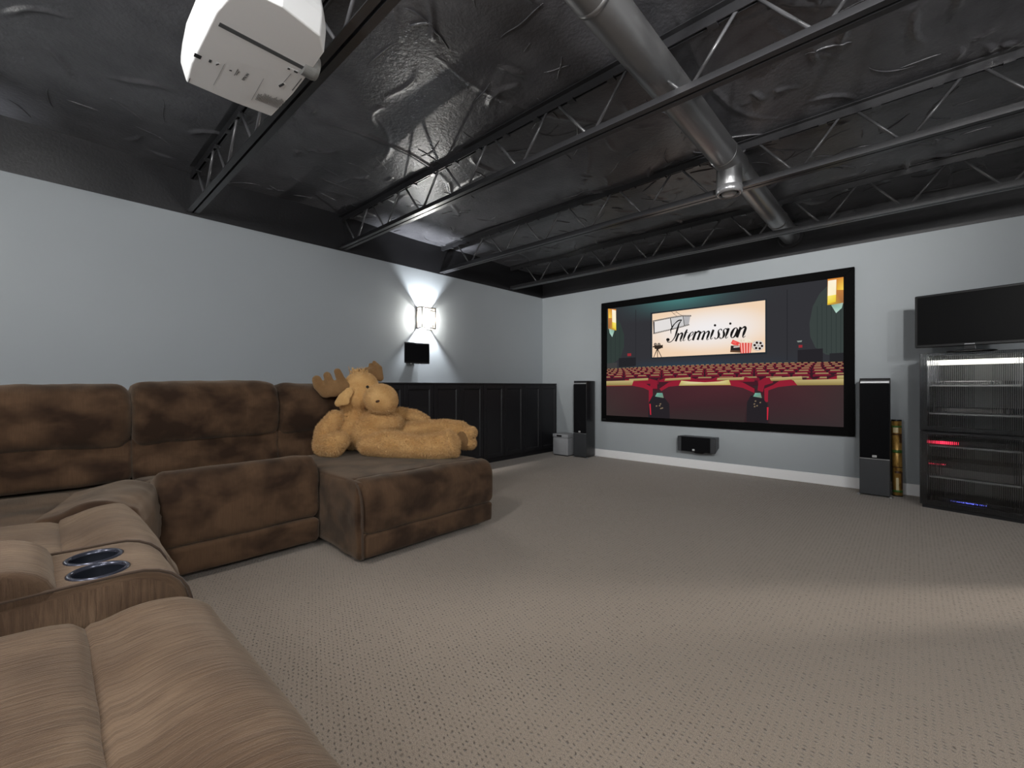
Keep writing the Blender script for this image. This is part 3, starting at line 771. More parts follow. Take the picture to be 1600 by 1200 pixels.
    for r, (v, h, nseat) in enumerate(rows):
        poly([uvp(0, v + .006), uvp(1, v + .006), uvp(1, v + h + .012), uvp(0, v + h + .012)], DRK, True)
        for k in range(-1, nseat + 1):
            u0 = (k + (.5 if r % 2 else 0)) / nseat; wd = 1 / nseat; curve = .012 * (abs(u0 + wd / 2 - .5) * 2) ** 2
            if u0 > 1 or u0 + wd < 0: continue
            v_ = v + curve
            poly([uvp(u0 + .05 * wd, v_ + h), uvp(u0 + .07 * wd, v_ + .25 * h), uvp(u0 + .18 * wd, v_), uvp(u0 + .82 * wd, v_), uvp(u0 + .93 * wd, v_ + .25 * h), uvp(u0 + .95 * wd, v_ + h)], RED, True)
            poly([uvp(u0 + .16 * wd, v_ + .5 * h), uvp(u0 + .84 * wd, v_ + .5 * h), uvp(u0 + .88 * wd, v_ + h + .006), uvp(u0 + .12 * wd, v_ + h + .006)], (66, 28, 38), True)
            poly([uvp(u0 + .2 * wd, v_ - .003), uvp(u0 + .8 * wd, v_ - .003), uvp(u0 + .82 * wd, v_ + .14 * h), uvp(u0 + .18 * wd, v_ + .14 * h)], YEL, True)
    # second and first rows, from the photograph
    YE = [(184, 168, 116), (190, 174, 122), (140, 122, 70), (134, 116, 66)]
    for pts in ([(68, 728), (360, 722), (385, 800), (68, 800)], [(385, 722), (590, 728), (620, 790), (385, 800)], [(690, 728), (900, 722), (965, 800), (690, 800)], [(985, 740), (1260, 722), (1260, 800), (985, 830)], [(1380, 712), (1488, 705), (1488, 790), (1380, 800)]):
        poly(pts, (64, 30, 38))
    for pts in ([(180, 735), (320, 728), (372, 742), (372, 790), (330, 790), (330, 760), (180, 770)], [(968, 800), (975, 745), (1010, 725), (1060, 722), (1060, 755), (1010, 770), (1000, 810)], [(1390, 730), (1440, 712), (1440, 735), (1390, 745)],
                [(385, 740), (420, 725), (560, 720), (610, 735), (610, 745), (385, 750)], [(670, 745), (720, 722), (900, 720), (950, 735), (950, 748), (670, 750)]):
        poly(pts, (134, 30, 48))
    for pts in ([(205, 732), (318, 727), (318, 740), (205, 746)], [(420, 730), (570, 722), (572, 735), (415, 744)], [(730, 726), (890, 722), (884, 738), (725, 742)], [(1040, 726), (1230, 716), (1236, 740), (1050, 744)], [(1440, 712), (1488, 710), (1488, 735), (1440, 735)]): poly(pts, YE)
    for pts in ([(68, 752), (230, 745), (300, 758), (345, 785), (345, 900), (330, 948), (325, 905), (300, 800), (240, 775), (68, 790)],
                [(385, 790), (440, 752), (515, 740), (800, 740), (880, 752), (950, 790), (950, 820), (880, 790), (800, 775), (500, 775), (440, 785), (400, 810)],
                [(1010, 870), (1008, 790), (1060, 768), (1100, 742), (1170, 735), (1210, 770), (1170, 785), (1050, 800), (1030, 868)]):
        poly(pts, (142, 32, 50))
    poly([(68, 775), (225, 772), (290, 785), (322, 800), (322, 905), (325, 960), (68, 948)], [(64, 44, 46), (68, 42, 45), (70, 40, 44), (68, 38, 42), (60, 38, 42), (56, 42, 43), (56, 47, 46)])
    poly([(385, 810), (440, 778), (520, 770), (800, 770), (880, 785), (950, 815), (905, 880), (890, 1000), (440, 978), (425, 900)], [(64, 38, 43), (70, 38, 44), (74, 40, 46), (76, 40, 46), (70, 38, 44), (66, 38, 43), (60, 38, 42), (53, 43, 44), (53, 43, 44), (60, 38, 42)])
    poly([(1030, 850), (1032, 800), (1090, 780), (1180, 770), (1488, 765), (1488, 1018), (1040, 1004)], [(64, 38, 42), (68, 38, 44), (70, 40, 44), (70, 42, 46), (62, 46, 47), (54, 46, 47), (54, 43, 45)])
    for x in (385, 968):
        poly([(x - 62, 870), (x - 40, 830), (x + 20, 830), (x + 58, 880), (x + 62, 1000), (x - 66, 985)], (38, 34, 38)); poly([(x - 26, 836), (x - 14, 815), (x + 18, 815), (x + 26, 845)], [(110, 160, 140), (120, 180, 160), (96, 150, 136), (120, 130, 110)])
        for k in range(5): a, b = x - 24 + random.uniform(0, 44), 855 + random.uniform(0, 50); poly([(a, b), (a + 9, b - 2), (a + 9, b + 6), (a, b + 7)], (120, 104, 84))
    poly([(325, 880), (333, 880), (336, 945), (330, 945)], (196, 40, 60)); poly([(1024, 900), (1034, 900), (1030, 975), (1024, 975)], (196, 40, 60))
    poly([(500, 772), (515, 742), (570, 748), (655, 752), (740, 747), (798, 737), (810, 768)], [(170, 152, 84), (210, 196, 130), (224, 212, 160), (222, 214, 166), (220, 206, 150), (206, 190, 118), (176, 156, 84)])
    poly([(68, 745), (232, 740), (222, 770), (68, 772)], YE); poly([(1180, 738), (1488, 732), (1488, 768), (1205, 770)], YE)
    me = bpy.data.meshes.new('picture'); me.from_pydata(V, [], F)
    ca = me.color_attributes.new('col', 'FLOAT_COLOR', 'CORNER')
    flat = [(*c, 1) for f in COL for c in f]; ca.data.foreach_set('color', np.array(flat, 'f').ravel())
    link('picture', me, 'picture', t, False)
    box('screen_cloth', px0 - .01, px1 + .01, yp + .002, yp + .006, pz0 - .01, pz1 + .01, 'screen_frame', t, False)
projection_screen()

# ================================================================== speakers
def tower(x0, x1, yf, depth, label):
    zt = 1.097; xc = (x0 + x1) / 2; hw = (x1 - x0) / 2
    t = thing('tower_speaker', label, 'speaker', (xc, yf + depth / 2, 0), 0, 'tower speakers flanking the screen')
    d = depth
    out = [(-hw, -d / 2), (hw, -d / 2), (hw, -d / 2 + .10), (hw - .008, d / 2 - .06), (hw - .028, d / 2), (-hw + .028, d / 2), (-hw + .008, d / 2 - .06), (-hw, -d / 2 + .10)]
    MB().prism(out, 'z', .012, zt - .012).build('body', 'speaker_black', t, True, False, .006, 3)
    MB().prism([(p[0] * 1.0, p[1]) for p in out], 'z', zt - .012, zt).build('top_cap', 'speaker_black', t, True, False, .005, 3)
    box('top_strip', -hw + .006, hw - .006, -d / 2 - .006, -d / 2 + .002, 1.052, 1.068, 'silver', t, True, .002)
    g = box('grille', -hw + .004, hw - .004, -d / 2 - .014, -d / 2, .356, 1.046, 'grille', t, True, .006, 3)
    box('badge', -.016, .016, -d / 2 - .0165, -d / 2 - .0135, .364, .384, 'badge', t, True, .001)
    box('badge_line', -.011, .011, -d / 2 - .0172, -d / 2 - .016, .372, .3755, 'speaker_grey', t, True)
    box('lower_strip', -hw + .003, hw - .003, -d / 2 - .010, -d / 2, .346, .351, 'silver', t, True)
    box('lower_panel', -hw + .002, hw - .002, -d / 2 - .010, -d / 2, .016, .345, 'speaker_grey', t, True, .003)
    for sx in (-1, 1):
        for sy in (-1, 1):
            MB().lathe([(.014, 0), (.016, .004), (.012, .010), (.006, .016)], (sx * (hw + .004), sy * (d / 2 - .012), 0), 14).build('spike_foot', 'silver', t, True, True)
    return t
tower(-3.60, -3.385, 5.245, .275, 'black tower speaker beside the small grey box and the cabinets')
tower(-.366, -.146, 5.255, .265, 'black tower speaker with the golden tube leaning next to it')

# centre speaker below the screen
t = thing('center_speaker', 'wide black centre speaker on the wall below the screen', 'speaker', (-1.9, YB, .23))
x0, x1, yf, z0, z1 = -2.143, -1.695, 5.37, .226, .408
bk = .06
m = MB().add([(x0, yf, z0), (x1, yf, z0), (x1, yf, z1), (x0, yf, z1), (x0 + .03, YB - .005, z0 + .05), (x1 + .02 - .03, YB - .005, z0 + .05), (x1 - .01, YB - .005, z1), (x0 + .03, YB - .005, z1)],
             [(0, 1, 2, 3), (4, 7, 6, 5), (0, 4, 5, 1), (3, 2, 6, 7), (0, 3, 7, 4), (1, 5, 6, 2)])
m.build('body', 'speaker_black', t, False, False, .006)
box('grille', x0 + .05, x1 - .06, yf - .012, yf, z0 + .004, z1 - .004, 'grille', t, False, .004)
box('side_panel', x0 + .004, x0 + .048, yf - .006, yf, z0 + .004, z1 - .004, 'speaker_grey', t, False, .004)
box('side_panel', x1 - .058, x1 - .004, yf - .006, yf, z0 + .004, z1 - .004, 'speaker_grey', t, False, .004)
box('badge', -1.957, -1.930, yf - .0145, yf - .0115, z0 + .015, z0 + .036, 'badge', t, False, .001)
box('badge_line', -1.953, -1.934, yf - .0152, yf - .014, z0 + .023, z0 + .027, 'speaker_grey', t, False)
MB().prism([(-2.02, z0 + .02), (-1.78, z0 + .02), (-1.86, z0 - .022), (-1.94, z0 - .022)], 'y', yf + .05, YB).build('wall_bracket', 'steel_black', t, False, False, .004)

# small grey box on the floor
t = thing('storage_box', 'small grey box with a dark handle slot on the carpet by the cabinets', 'box', (-3.78, 5.33, 0))
x0, x1, yf = -3.945, -3.675, 5.20
box('body', x0, x1, yf, yf + .26, .012, .262, 'grey_box', t, False, .012, 3)
box('lid', x0 - .002, x1 + .002, yf - .004, yf + .262, .264, .318, 'grey_box', t, False, .010, 3)
box('handle_slot', x0 + .075, x0 + .165, yf - .006, yf - .002, .276, .304, 'dark_plastic', t, False, .003)
MB().lathe([(.010, yf - .010), (.010, yf - .002)], (x0 + .062, 0, .290), 16, 'y').build('latch', 'silver', t, False)
box('base', x0 + .015, x1 - .015, yf + .012, yf + .25, 0, .014, 'dark_plastic', t, False)

# golden tube
t = thing('mailing_tube', 'golden cardboard tube with printed bands beside the tower speaker', 'tube', (-.105, 5.42, 0))
a, b = Vector((-.098, 5.42, .001)), Vector((-.108, 5.46, .705)); d = b - a
P_ = lambda f: a + d * f
MB().tube([P_(0), P_(1)], .037, 28).build('tube_wall', 'gold_tube', t, False, True)
MB().tube([P_(.985), P_(1.006)], .0385, 28).build('end_cap', 'dark_plastic', t, False, True)
MB().tube([P_(.0), P_(.012)], .0385, 28).build('end_cap', 'dark_plastic', t, False, True)
for f, wd, mt in ((.565, .04, 'green_print'), (.372, .012, 'brown_print'), (.90, .025, 'green_print'), (.80, .018, 'brown_print'), (.05, .03, 'green_print')):
    MB().tube([P_(f), P_(f + wd)], .0374, 28).build('printed_band', mt, t, False, True)
def patch(f0, f1, a0, a1, mt, nm='print_patch'):
    u = d.normalized(); e1 = Vector((1, 0, 0)); e1 = (e1 - u * e1.dot(u)).normalized(); e2 = u.cross(e1); m = MB(); n = 8; vs = []
    for k in range(n + 1):
        g = math.radians(a0 + (a1 - a0) * k / n)
        for f in (f0, f1): vs.append(P_(f) + (e1 * math.cos(g) + e2 * math.sin(g)) * .0382)
    m.add(vs, [(2 * k, 2 * k + 1, 2 * k + 3, 2 * k + 2) for k in range(n)]); m.build(nm, mt, t, False, True)
patch(.08, .24, -105, -75, 'cream_print'); patch(.83, .90, -130, -70, 'cream_print'); patch(.70, .82, -60, -20, 'brown_print'); patch(.3, .33, -120, -40, 'brown_print'); patch(.10, .32, -45, -15, 'brown_print')

# ================================================================== equipment rack with fluted glass doors
def rack():
    rz = -math.radians(12.5); W, Dp, Ht = .62, .40, 1.30; org = (.048, 5.055, 0)
    t = thing('media_cabinet', 'black steel media cabinet with two fluted glass doors holding equipment', 'cabinet', org, rz)
    tk = .018
    box('side_panel', 0, tk, .02, Dp, .03, Ht, 'steel_black', t); box('side_panel', W - tk, W, .02, Dp, .03, Ht, 'steel_black', t)
    box('back_panel', tk, W - tk, Dp - .012, Dp, .03, Ht, 'shelf', t)
    box('bottom_panel', tk, W - tk, .02, Dp - .012, .03, .05, 'steel_black', t); box('top_panel', tk, W - tk, .02, Dp - .012, Ht - .018, Ht, 'steel_black', t)
    box('plinth', .01, W - .01, .03, Dp - .02, 0, .03, 'steel_black', t)
    sh = [1.035, .80, .53, .27]
    for z in sh + [.655]: box('shelf', tk + .002, W - tk - .002, .05, Dp - .014, z - .014, z, 'shelf' if z != .655 else 'steel_black', t)
    for z0, z1 in ((.652, Ht - .004), (.034, .644)):
        f = .048; m = MB()
        m.box(0, f, 0, .019, z0, z1).box(W - f, W, 0, .019, z0, z1).box(f, W - f, 0, .019, z1 - .024, z1).box(f, W - f, 0, .019, z0, z0 + .038)
        dr = m.build('door', 'steel_black', t, True, False, .002)
        # ribbed pane: half-round flutes on the outside, across the whole door face
        gz0, gz1 = z0 + .002, z1 - .002; n = 56; vs = []; xs0, xs1 = .004, W - .004
        K = 6; prof = []
        for i in range(n):
            for k in range(K):
                a = k / K; prof.append((xs0 + (xs1 - xs0) * (i + a) / n, -.003 - .0045 * math.sin(PI * a)))
        prof.append((xs1, -.0035))
        loop = prof + [(xs1, -.0008), (xs0, -.0008)]
        N = len(loop)
        vs = [(p[0], p[1], gz0) for p in loop] + [(p[0], p[1], gz1) for p in loop]
        MB().add(vs, [tuple(range(N)), tuple(range(N, 2 * N))[::-1]] + [(i, (i + 1) % N, N + (i + 1) % N, N + i) for i in range(N)]).build('fluted_pane', 'fluted_glass', dr, True)
    MB().lathe([(.006, -.03), (.010, -.028), (.010, -.010)], (W - .03, 0, .72), 14, 'y').build('knob', 'steel_black', t, True)
    # lit strip under the top
    box('light_strip', .03, W - .03, .12, .135, Ht - .100, Ht - .058, 'led_strip', t)
    return t, org, rz, sh
rk, RORG, RRZ, SH = rack()
def rp(x, y, z):
    c, s = math.cos(RRZ), math.sin(RRZ); return (RORG[0] + c * x - s * y, RORG[1] + s * x + c * y, z)
la = bpy.data.lights.new('cabinet_light_strip', 'AREA'); la.shape = 'RECTANGLE'; la.size = .5; la.size_y = .02; la.energy = 11; la.color = (1, .97, .9)
lo = bpy.data.objects.new('cabinet_light_strip', la); C.objects.link(lo); lo.location = rp(.31, .11, 1.235); lo.rotation_euler = (0, 0, RRZ)
def gear(name, label, x0, x1, y0, y1, z, h, leds=(), front='equip_front', fz=None):
    o = thing(name, label, 'electronics', rp((x0 + x1) / 2, (y0 + y1) / 2, z), RRZ)
    hw, hd = (x1 - x0) / 2, (y1 - y0) / 2
    box('case', -hw, hw, -hd, hd, .006, h, 'equip', o, True, .004); fh = fz or (h - .004)
    box('front_panel', -hw + .002, hw - .002, -hd - .004, -hd, .008, fh, front, o, True, .001)
    for sx in (-1, 1):
        for sy in (-1, 1): MB().lathe([(.010, 0), (.010, .008)], (sx * (hw - .03), sy * (hd - .03), 0), 12).build('foot', 'dark_plastic', o, True)
    for (a, b, zc, hh, mt) in leds: box('indicator_light', a, b, -hd - .0065, -hd - .004, zc - hh, zc + hh, mt, o, True)
gear('av_receiver', 'grey audio receiver with a red standby light behind the lower glass door', .075, .56, .07, .34, SH[3], .135, [(-.238, -.215, .10, .004, 'led_red')], fz=.075)
gear('media_player', 'flat black player with a red display behind the lower glass door', .065, .52, .08, .33, SH[2], .05, [(-.215, -.12, .022, .012, 'led_red')], 'equip')
gear('power_conditioner', 'dark unit with blue lights at the bottom of the media cabinet', .06, .56, .07, .35, .05, .05, [(-.09 + k * .018, -.081 + k * .018, .03, .004, 'led_blue') for k in range(7)], 'equip')
gear('cable_box', 'slim grey box on the middle shelf behind the upper glass door', .10, .45, .10, .30, SH[1], .045)
gear('disc_player', 'slim black box on the highest shelf behind the upper glass door', .08, .36, .10, .30, SH[0], .03, [], 'equip')

# television standing on the rack
t = thing('television', 'small black flat television standing on the media cabinet', 'television', (.34, 4.985, 1.30), -math.radians(17))
W, z0, z1 = .66, .045, .485
box('bezel', -W / 2, W / 2, -.02, .018, z0, z1, 'dark_plastic', t, True, .005)
box('screen_panel', -W / 2 + .016, W / 2 - .016, -.0215, -.019, z0 + .022, z1 - .016, 'tv_glass', t)
box('edge_trim', -W / 2 - .002, -W / 2 + .003, -.016, .014, z0 + .004, z1 - .004, 'speaker_grey', t)
box('back_housing', -.22, .22, .016, .05, z0 + .06, z1 - .10, 'dark_plastic', t, True, .01)
MB().prism([(-.035, .014), (.035, .014), (.028, z0 + .01), (-.028, z0 + .01)], 'y', -.01, .03).build('neck', 'dark_plastic', t, True, False, .003)
MB().lathe([(.14, 0), (.14, .006), (.05, .014)], (0, .02, 0), 32).build('stand_base', 'tv_glass', t, True)
for k in range(7): box('logo_letter', -.028 + k * .0085, -.0222 + k * .0085, -.0225, -.0205, z0 + .009, z0 + .0165, 'silver', t)

# ================================================================== sectional sofa
sofa = thing('sectional_sofa', 'large brown suede sectional sofa with chaise, corner and cup holder console', 'sofa', (-2.6, .5, 0))
def frame(name, x0, x1, y0, y1, z0, z1): 
    return box(name, x0, x1, y0, y1, z0, z1, 'suede', sofa, False, .02, 3)
def fold(pts, f=1): return pts
ROLL = [(-.245, .515), (-.20, .556), (-.125, .578), (-.055, .560), (-.012, .500), (.0, .42), (-.004, .30), (-.015, .215), (-.05, .198), (-.12, .215), (-.22, .33)]
SEATB = [(-.225, .49), (-.26, .508), (-.42, .492), (-.62, .472), (-.78, .458), (-.80, .43), (-.70, .40), (-.45, .38), (-.26, .40), (-.225, .45)]
ROLLN = [(-.235, .520), (-.19, .545), (-.12, .556), (-.05, .540), (-.004, .490), (.012, .42), (.010, .30), (-.002, .215), (-.04, .198), (-.12, .215), (-.22, .33)]
SEATN = [(-.222, .52), (-.26, .562), (-.42, .574), (-.62, .57), (-.78, .55), (-.80, .46), (-.70, .40), (-.45, .38), (-.26, .40), (-.222, .45)]
SEAT = [(-.225, .515), (-.26, .545), (-.42, .556), (-.62, .55), (-.78, .53), (-.80, .46), (-.70, .40), (-.45, .38), (-.26, .40), (-.225, .45)]
BASE = [(-.012, .190), (-.004, .15), (-.008, .07), (-.03, .045), (-.10, .045), (-.13, .08), (-.13, .16), (-.09, .195)]
HEAD = [(-.36, .93), (-.30, 1.00), (-.20, 1.035), (-.09, 1.025), (-.015, .965), (.012, .86), (.004, .74), (-.03, .675), (-.09, .665), (-.20, .70), (-.34, .74)]
LUMB = [(-.055, .70), (-.045, .60), (-.02, .52), (-.03, .46), (-.12, .44), (-.24, .48), (-.26, .68), (-.15, .74)]
def seats(sec, A, U, D, L, off, seed, back=True, top=0.0, bl=None, roll=ROLL, seat=SEAT, mat='suede'):
    """A: start on the front line, off: distance of the back's face behind the front"""
    A = Vector(A); D = Vector(D); U = Vector(U)
    pillow('footrest_roll', roll, A, U, D, L, sec, mat=mat, e=.045, crown=.006, seed=seed, wr=.012)
    pillow('seat_cushion', seat, A, U, D, L, sec, mat=mat, e=.05, crown=.008, seed=seed + 1, wr=.014)
    pillow('base_panel', BASE, A, U, D, L, sec, mat=mat, e=.02, seed=seed + 2, amp=.002, nlat=20, nprof=40)
    if back:
        B = A - D * off - U * .012; BL = (bl or L) + .024
        pillow('head_pillow', [(d, z + top * max(0, (z - .66) / .36)) for d, z in HEAD], B, U, D, BL, sec, e=.06, crown=.012, seed=seed + 3, amp=.007, wr=.016)
        pillow('lumbar_cushion', LUMB, B, U, D, BL, sec, e=.03, seed=seed + 4, wr=.01)
X_, Y_ = (1, 0, 0), (0, 1, 0)
OFF = .70
# straight section (front face at x = -2.755, facing +x)
s1 = frame('armless_section', -3.78, -2.86, .415, 1.205, .05, .42)
seats(s1, (-2.755, .405, 0), Y_, X_, .81, OFF, 1, top=.012, seat=SEATB)
# chaise
s2 = frame('chaise_section', -3.78, -2.36, 1.245, 2.24, .05, .40)
CH = [(-.175, .455), (-.14, .478), (-.09, .486), (-.035, .468), (-.004, .415), (.004, .34), (.0, .24), (-.01, .185), (-.05, .175), (-.12, .20), (-.18, .32)]
pillow('chaise_front_roll', CH, (-2.265, 1.245, 0), Y_, X_, 1.035, s2, e=.05, seed=11, nlat=44)
CS = [(-.165, .455), (-.19, .474), (-.5, .478), (-.9, .484), (-1.16, .49), (-1.20, .45), (-1.1, .38), (-.6, .36), (-.22, .36), (-.165, .40)]
pillow('chaise_cushion', CS, (-2.265, 1.235, 0), Y_, X_, 1.045, s2, e=.03, seed=12, nlat=44, nprof=84, amp=.005)
CB = [(-.012, .172), (-.004, .14), (-.008, .06), (-.03, .04), (-.10, .04), (-.13, .08), (-.13, .15), (-.09, .178)]
pillow('base_panel', CB, (-2.265, 1.25, 0), Y_, X_, 1.02, s2, e=.02, seed=13, amp=.002, nprof=40)
# side panel of the chaise, hanging fabric between seat and floor
SP = [(0, .468), (.014, .44), (.018, .30), (.012, .12), (.006, .045), (-.04, .04), (-.06, .2), (-.05, .44)]
pillow('side_panel', SP, (-3.0, 1.238, 0), X_, (0, -1, 0), .69, s2, e=.02, seed=14, amp=.007, nprof=48)
pillow('side_panel', SP, (-3.4, 2.24, 0), X_, Y_, 1.10, s2, e=.02, seed=15, amp=.005, nprof=48)
MB().tube([tuple(p) for p in catmull([(-2.36, 1.240, .462), (-2.33, 1.232, .462), (-2.30, 1.230, .44), (-2.272, 1.232, .36), (-2.268, 1.234, .20), (-2.27, 1.238, .05)], 24, False)], .006, 8).build('piping', 'piping', s2, False, True)
B = Vector((-2.755 - OFF, 1.222, 0))
pillow('head_pillow', HEAD, B, Y_, X_, .83, s2, e=.075, crown=.010, seed=16, amp=.007, wr=.014)
pillow('lumbar_cushion', LUMB, B, Y_, X_, .83, s2, e=.03, seed=17)
# corner wedge
s3 = frame('corner_section', -3.78, -2.32, -.70, .30, .05, .42)
Wd = Vector((-2.755 + 2.275, .425 - .292, 0)); Wl = Wd.length; Wu = Wd.normalized(); Wf = Vector((Wu.y, -Wu.x, 0)) * (1 if Wu.y * 1 > 0 and -Wu.x > 0 else -1)
WR = [(-.33, .500), (-.26, .545), (-.16, .572), (-.08, .566), (-.03, .530), (-.006, .45), (.0, .36), (-.004, .28), (-.015, .215), (-.05, .198), (-.12, .215), (-.30, .33)]
pillow('front_roll', WR, (-2.275, .292, 0), Wu, Wf, Wl, s3, e=.03, seed=21, wr=.012)
pillow('base_panel', BASE, (-2.275, .292, 0), Wu, Wf, Wl, s3, e=.02, seed=22, amp=.002, nprof=40)
WS = [(-.02, .42), (-.04, .445), (-.3, .455), (-.8, .45), (-1.1, .445), (-1.15, .42), (-1.0, .38), (-.4, .36), (-.04, .38), (-.01, .44)]
pillow('seat_cushion', WS, (-2.29, -.60, 0), Y_, X_, .72, s3, e=.08, crown=.006, seed=23, wr=.03, nprof=84)
pillow('head_pillow', HEAD, (-3.455, -.52, 0), Y_, X_, .915, s3, e=.075, crown=-.004, seed=24, amp=.008, wr=.012)
pillow('lumbar_cushion', LUMB, (-3.455, -.52, 0), Y_, X_, .915, s3, e=.03, seed=25)
pillow('head_pillow', HEAD, (-3.30, -.46, 0), X_, Y_, 1.0, s3, e=.075, seed=26, amp=.008)
pillow('lumbar_cushion', LUMB, (-3.30, -.46, 0), X_, Y_, 1.0, s3, e=.03, seed=27)
box('back_panel', -3.84, -3.74, -.75, 2.03, .05, .93, 'suede', sofa, False, .03, 3)
box('back_panel', -3.80, -.50, -.88, -.78, .05, .93, 'suede', sofa, False, .03, 3)
# near seat between corner and console (front at y = .29, facing +y)
s4 = frame('seat_section', -2.25, -1.56, -.70, .18, .05, .42)
seats(s4, (-2.275, .290, 0), X_, Y_, .735, .75, 31, mat='suede_ribbed_lit')
# console with cup holders
s5 = frame('console_section', -1.53, -1.28, -.70, .18, .05, .40)
def console():
    x0, x1 = -1.545, -1.262; zt = .612
    prof = [(-.95, zt - .01), (-.60, zt), (-.16, zt), (-.085, zt - .004), (-.035, zt - .03), (-.008, zt - .085), (.0, .42), (.0, .22), (-.01, .05), (-.06, .045), (-.5, .045), (-.95, .05)]
    body = pillow('console_body', prof, (x0, .255, 0), X_, Y_, x1 - x0, s5, 'suede_ribbed_lit', e=.022, seed=41, amp=.0015, nprof=120, nlat=26)
    # cut the two wells
    cut = MB()
    wells = [(-1.452, .094), (-1.337, .094)]
    for (x, y) in wells: cut.lathe([(.0465, zt - .085), (.0465, zt + .03)], (x, y, 0), 40)
    co = cut.build('cutter', None)
    bo = body.modifiers.new('b', 'BOOLEAN'); bo.operation = 'DIFFERENCE'; bo.object = co; bo.solver = 'EXACT'
    bpy.context.view_layer.update()
    me = bpy.data.meshes.new_from_object(body.evaluated_get(bpy.context.evaluated_depsgraph_get()))
    body.modifiers.clear(); body.data = me; bpy.data.objects.remove(co)
    for (x, y) in wells:
        MB().lathe([(.0455, zt + .001), (.0455, zt - .070), (.040, zt - .078)], (x, y, 0), 40, 'z', (0, 1)).build('cup_holder', 'cup_dark', s5, False, True)
        MB().lathe([(.0445, zt - .004), (.0450, zt + .0030), (.049, zt + .0045), (.0535, zt + .002), (.0535, zt - .003)], (x, y, 0), 40, 'z', (0, 0)).build('cup_holder_rim', 'cup_rim', s5, False, True)
    lid = [(-.62, .59), (-.62, .655), (-.4, .672), (-.10, .672), (-.045, .662), (-.012, .635), (-.004, .605), (-.02, .59), (-.3, .585)]
    pillow('console_lid', lid, (x0 + .002, .030, 0), X_, Y_, x1 - x0 - .004, s5, 'suede_ribbed_lit', e=.022, seed=42, amp=.002)
    for xx in (x0 + .004, x1 - .004):
        pts = catmull([(xx, -.3, .616), (xx, .09, .615), (xx, .17, .611), (xx, .222, .582), (xx, .248, .528), (xx, .257, .42), (xx, .257, .06)], 40, False)
        MB().tube([tuple(p) for p in pts], .0035, 8).build('piping', 'piping', s5, False, True)
console()
# near recliner
s6 = frame('recliner_section', -1.21, -.50, -.70, .18, .05, .42)
seats(s6, (-1.25, .290, 0), X_, Y_, .78, .75, 51, roll=ROLLN, seat=SEATN, mat='suede_ribbed_lit')

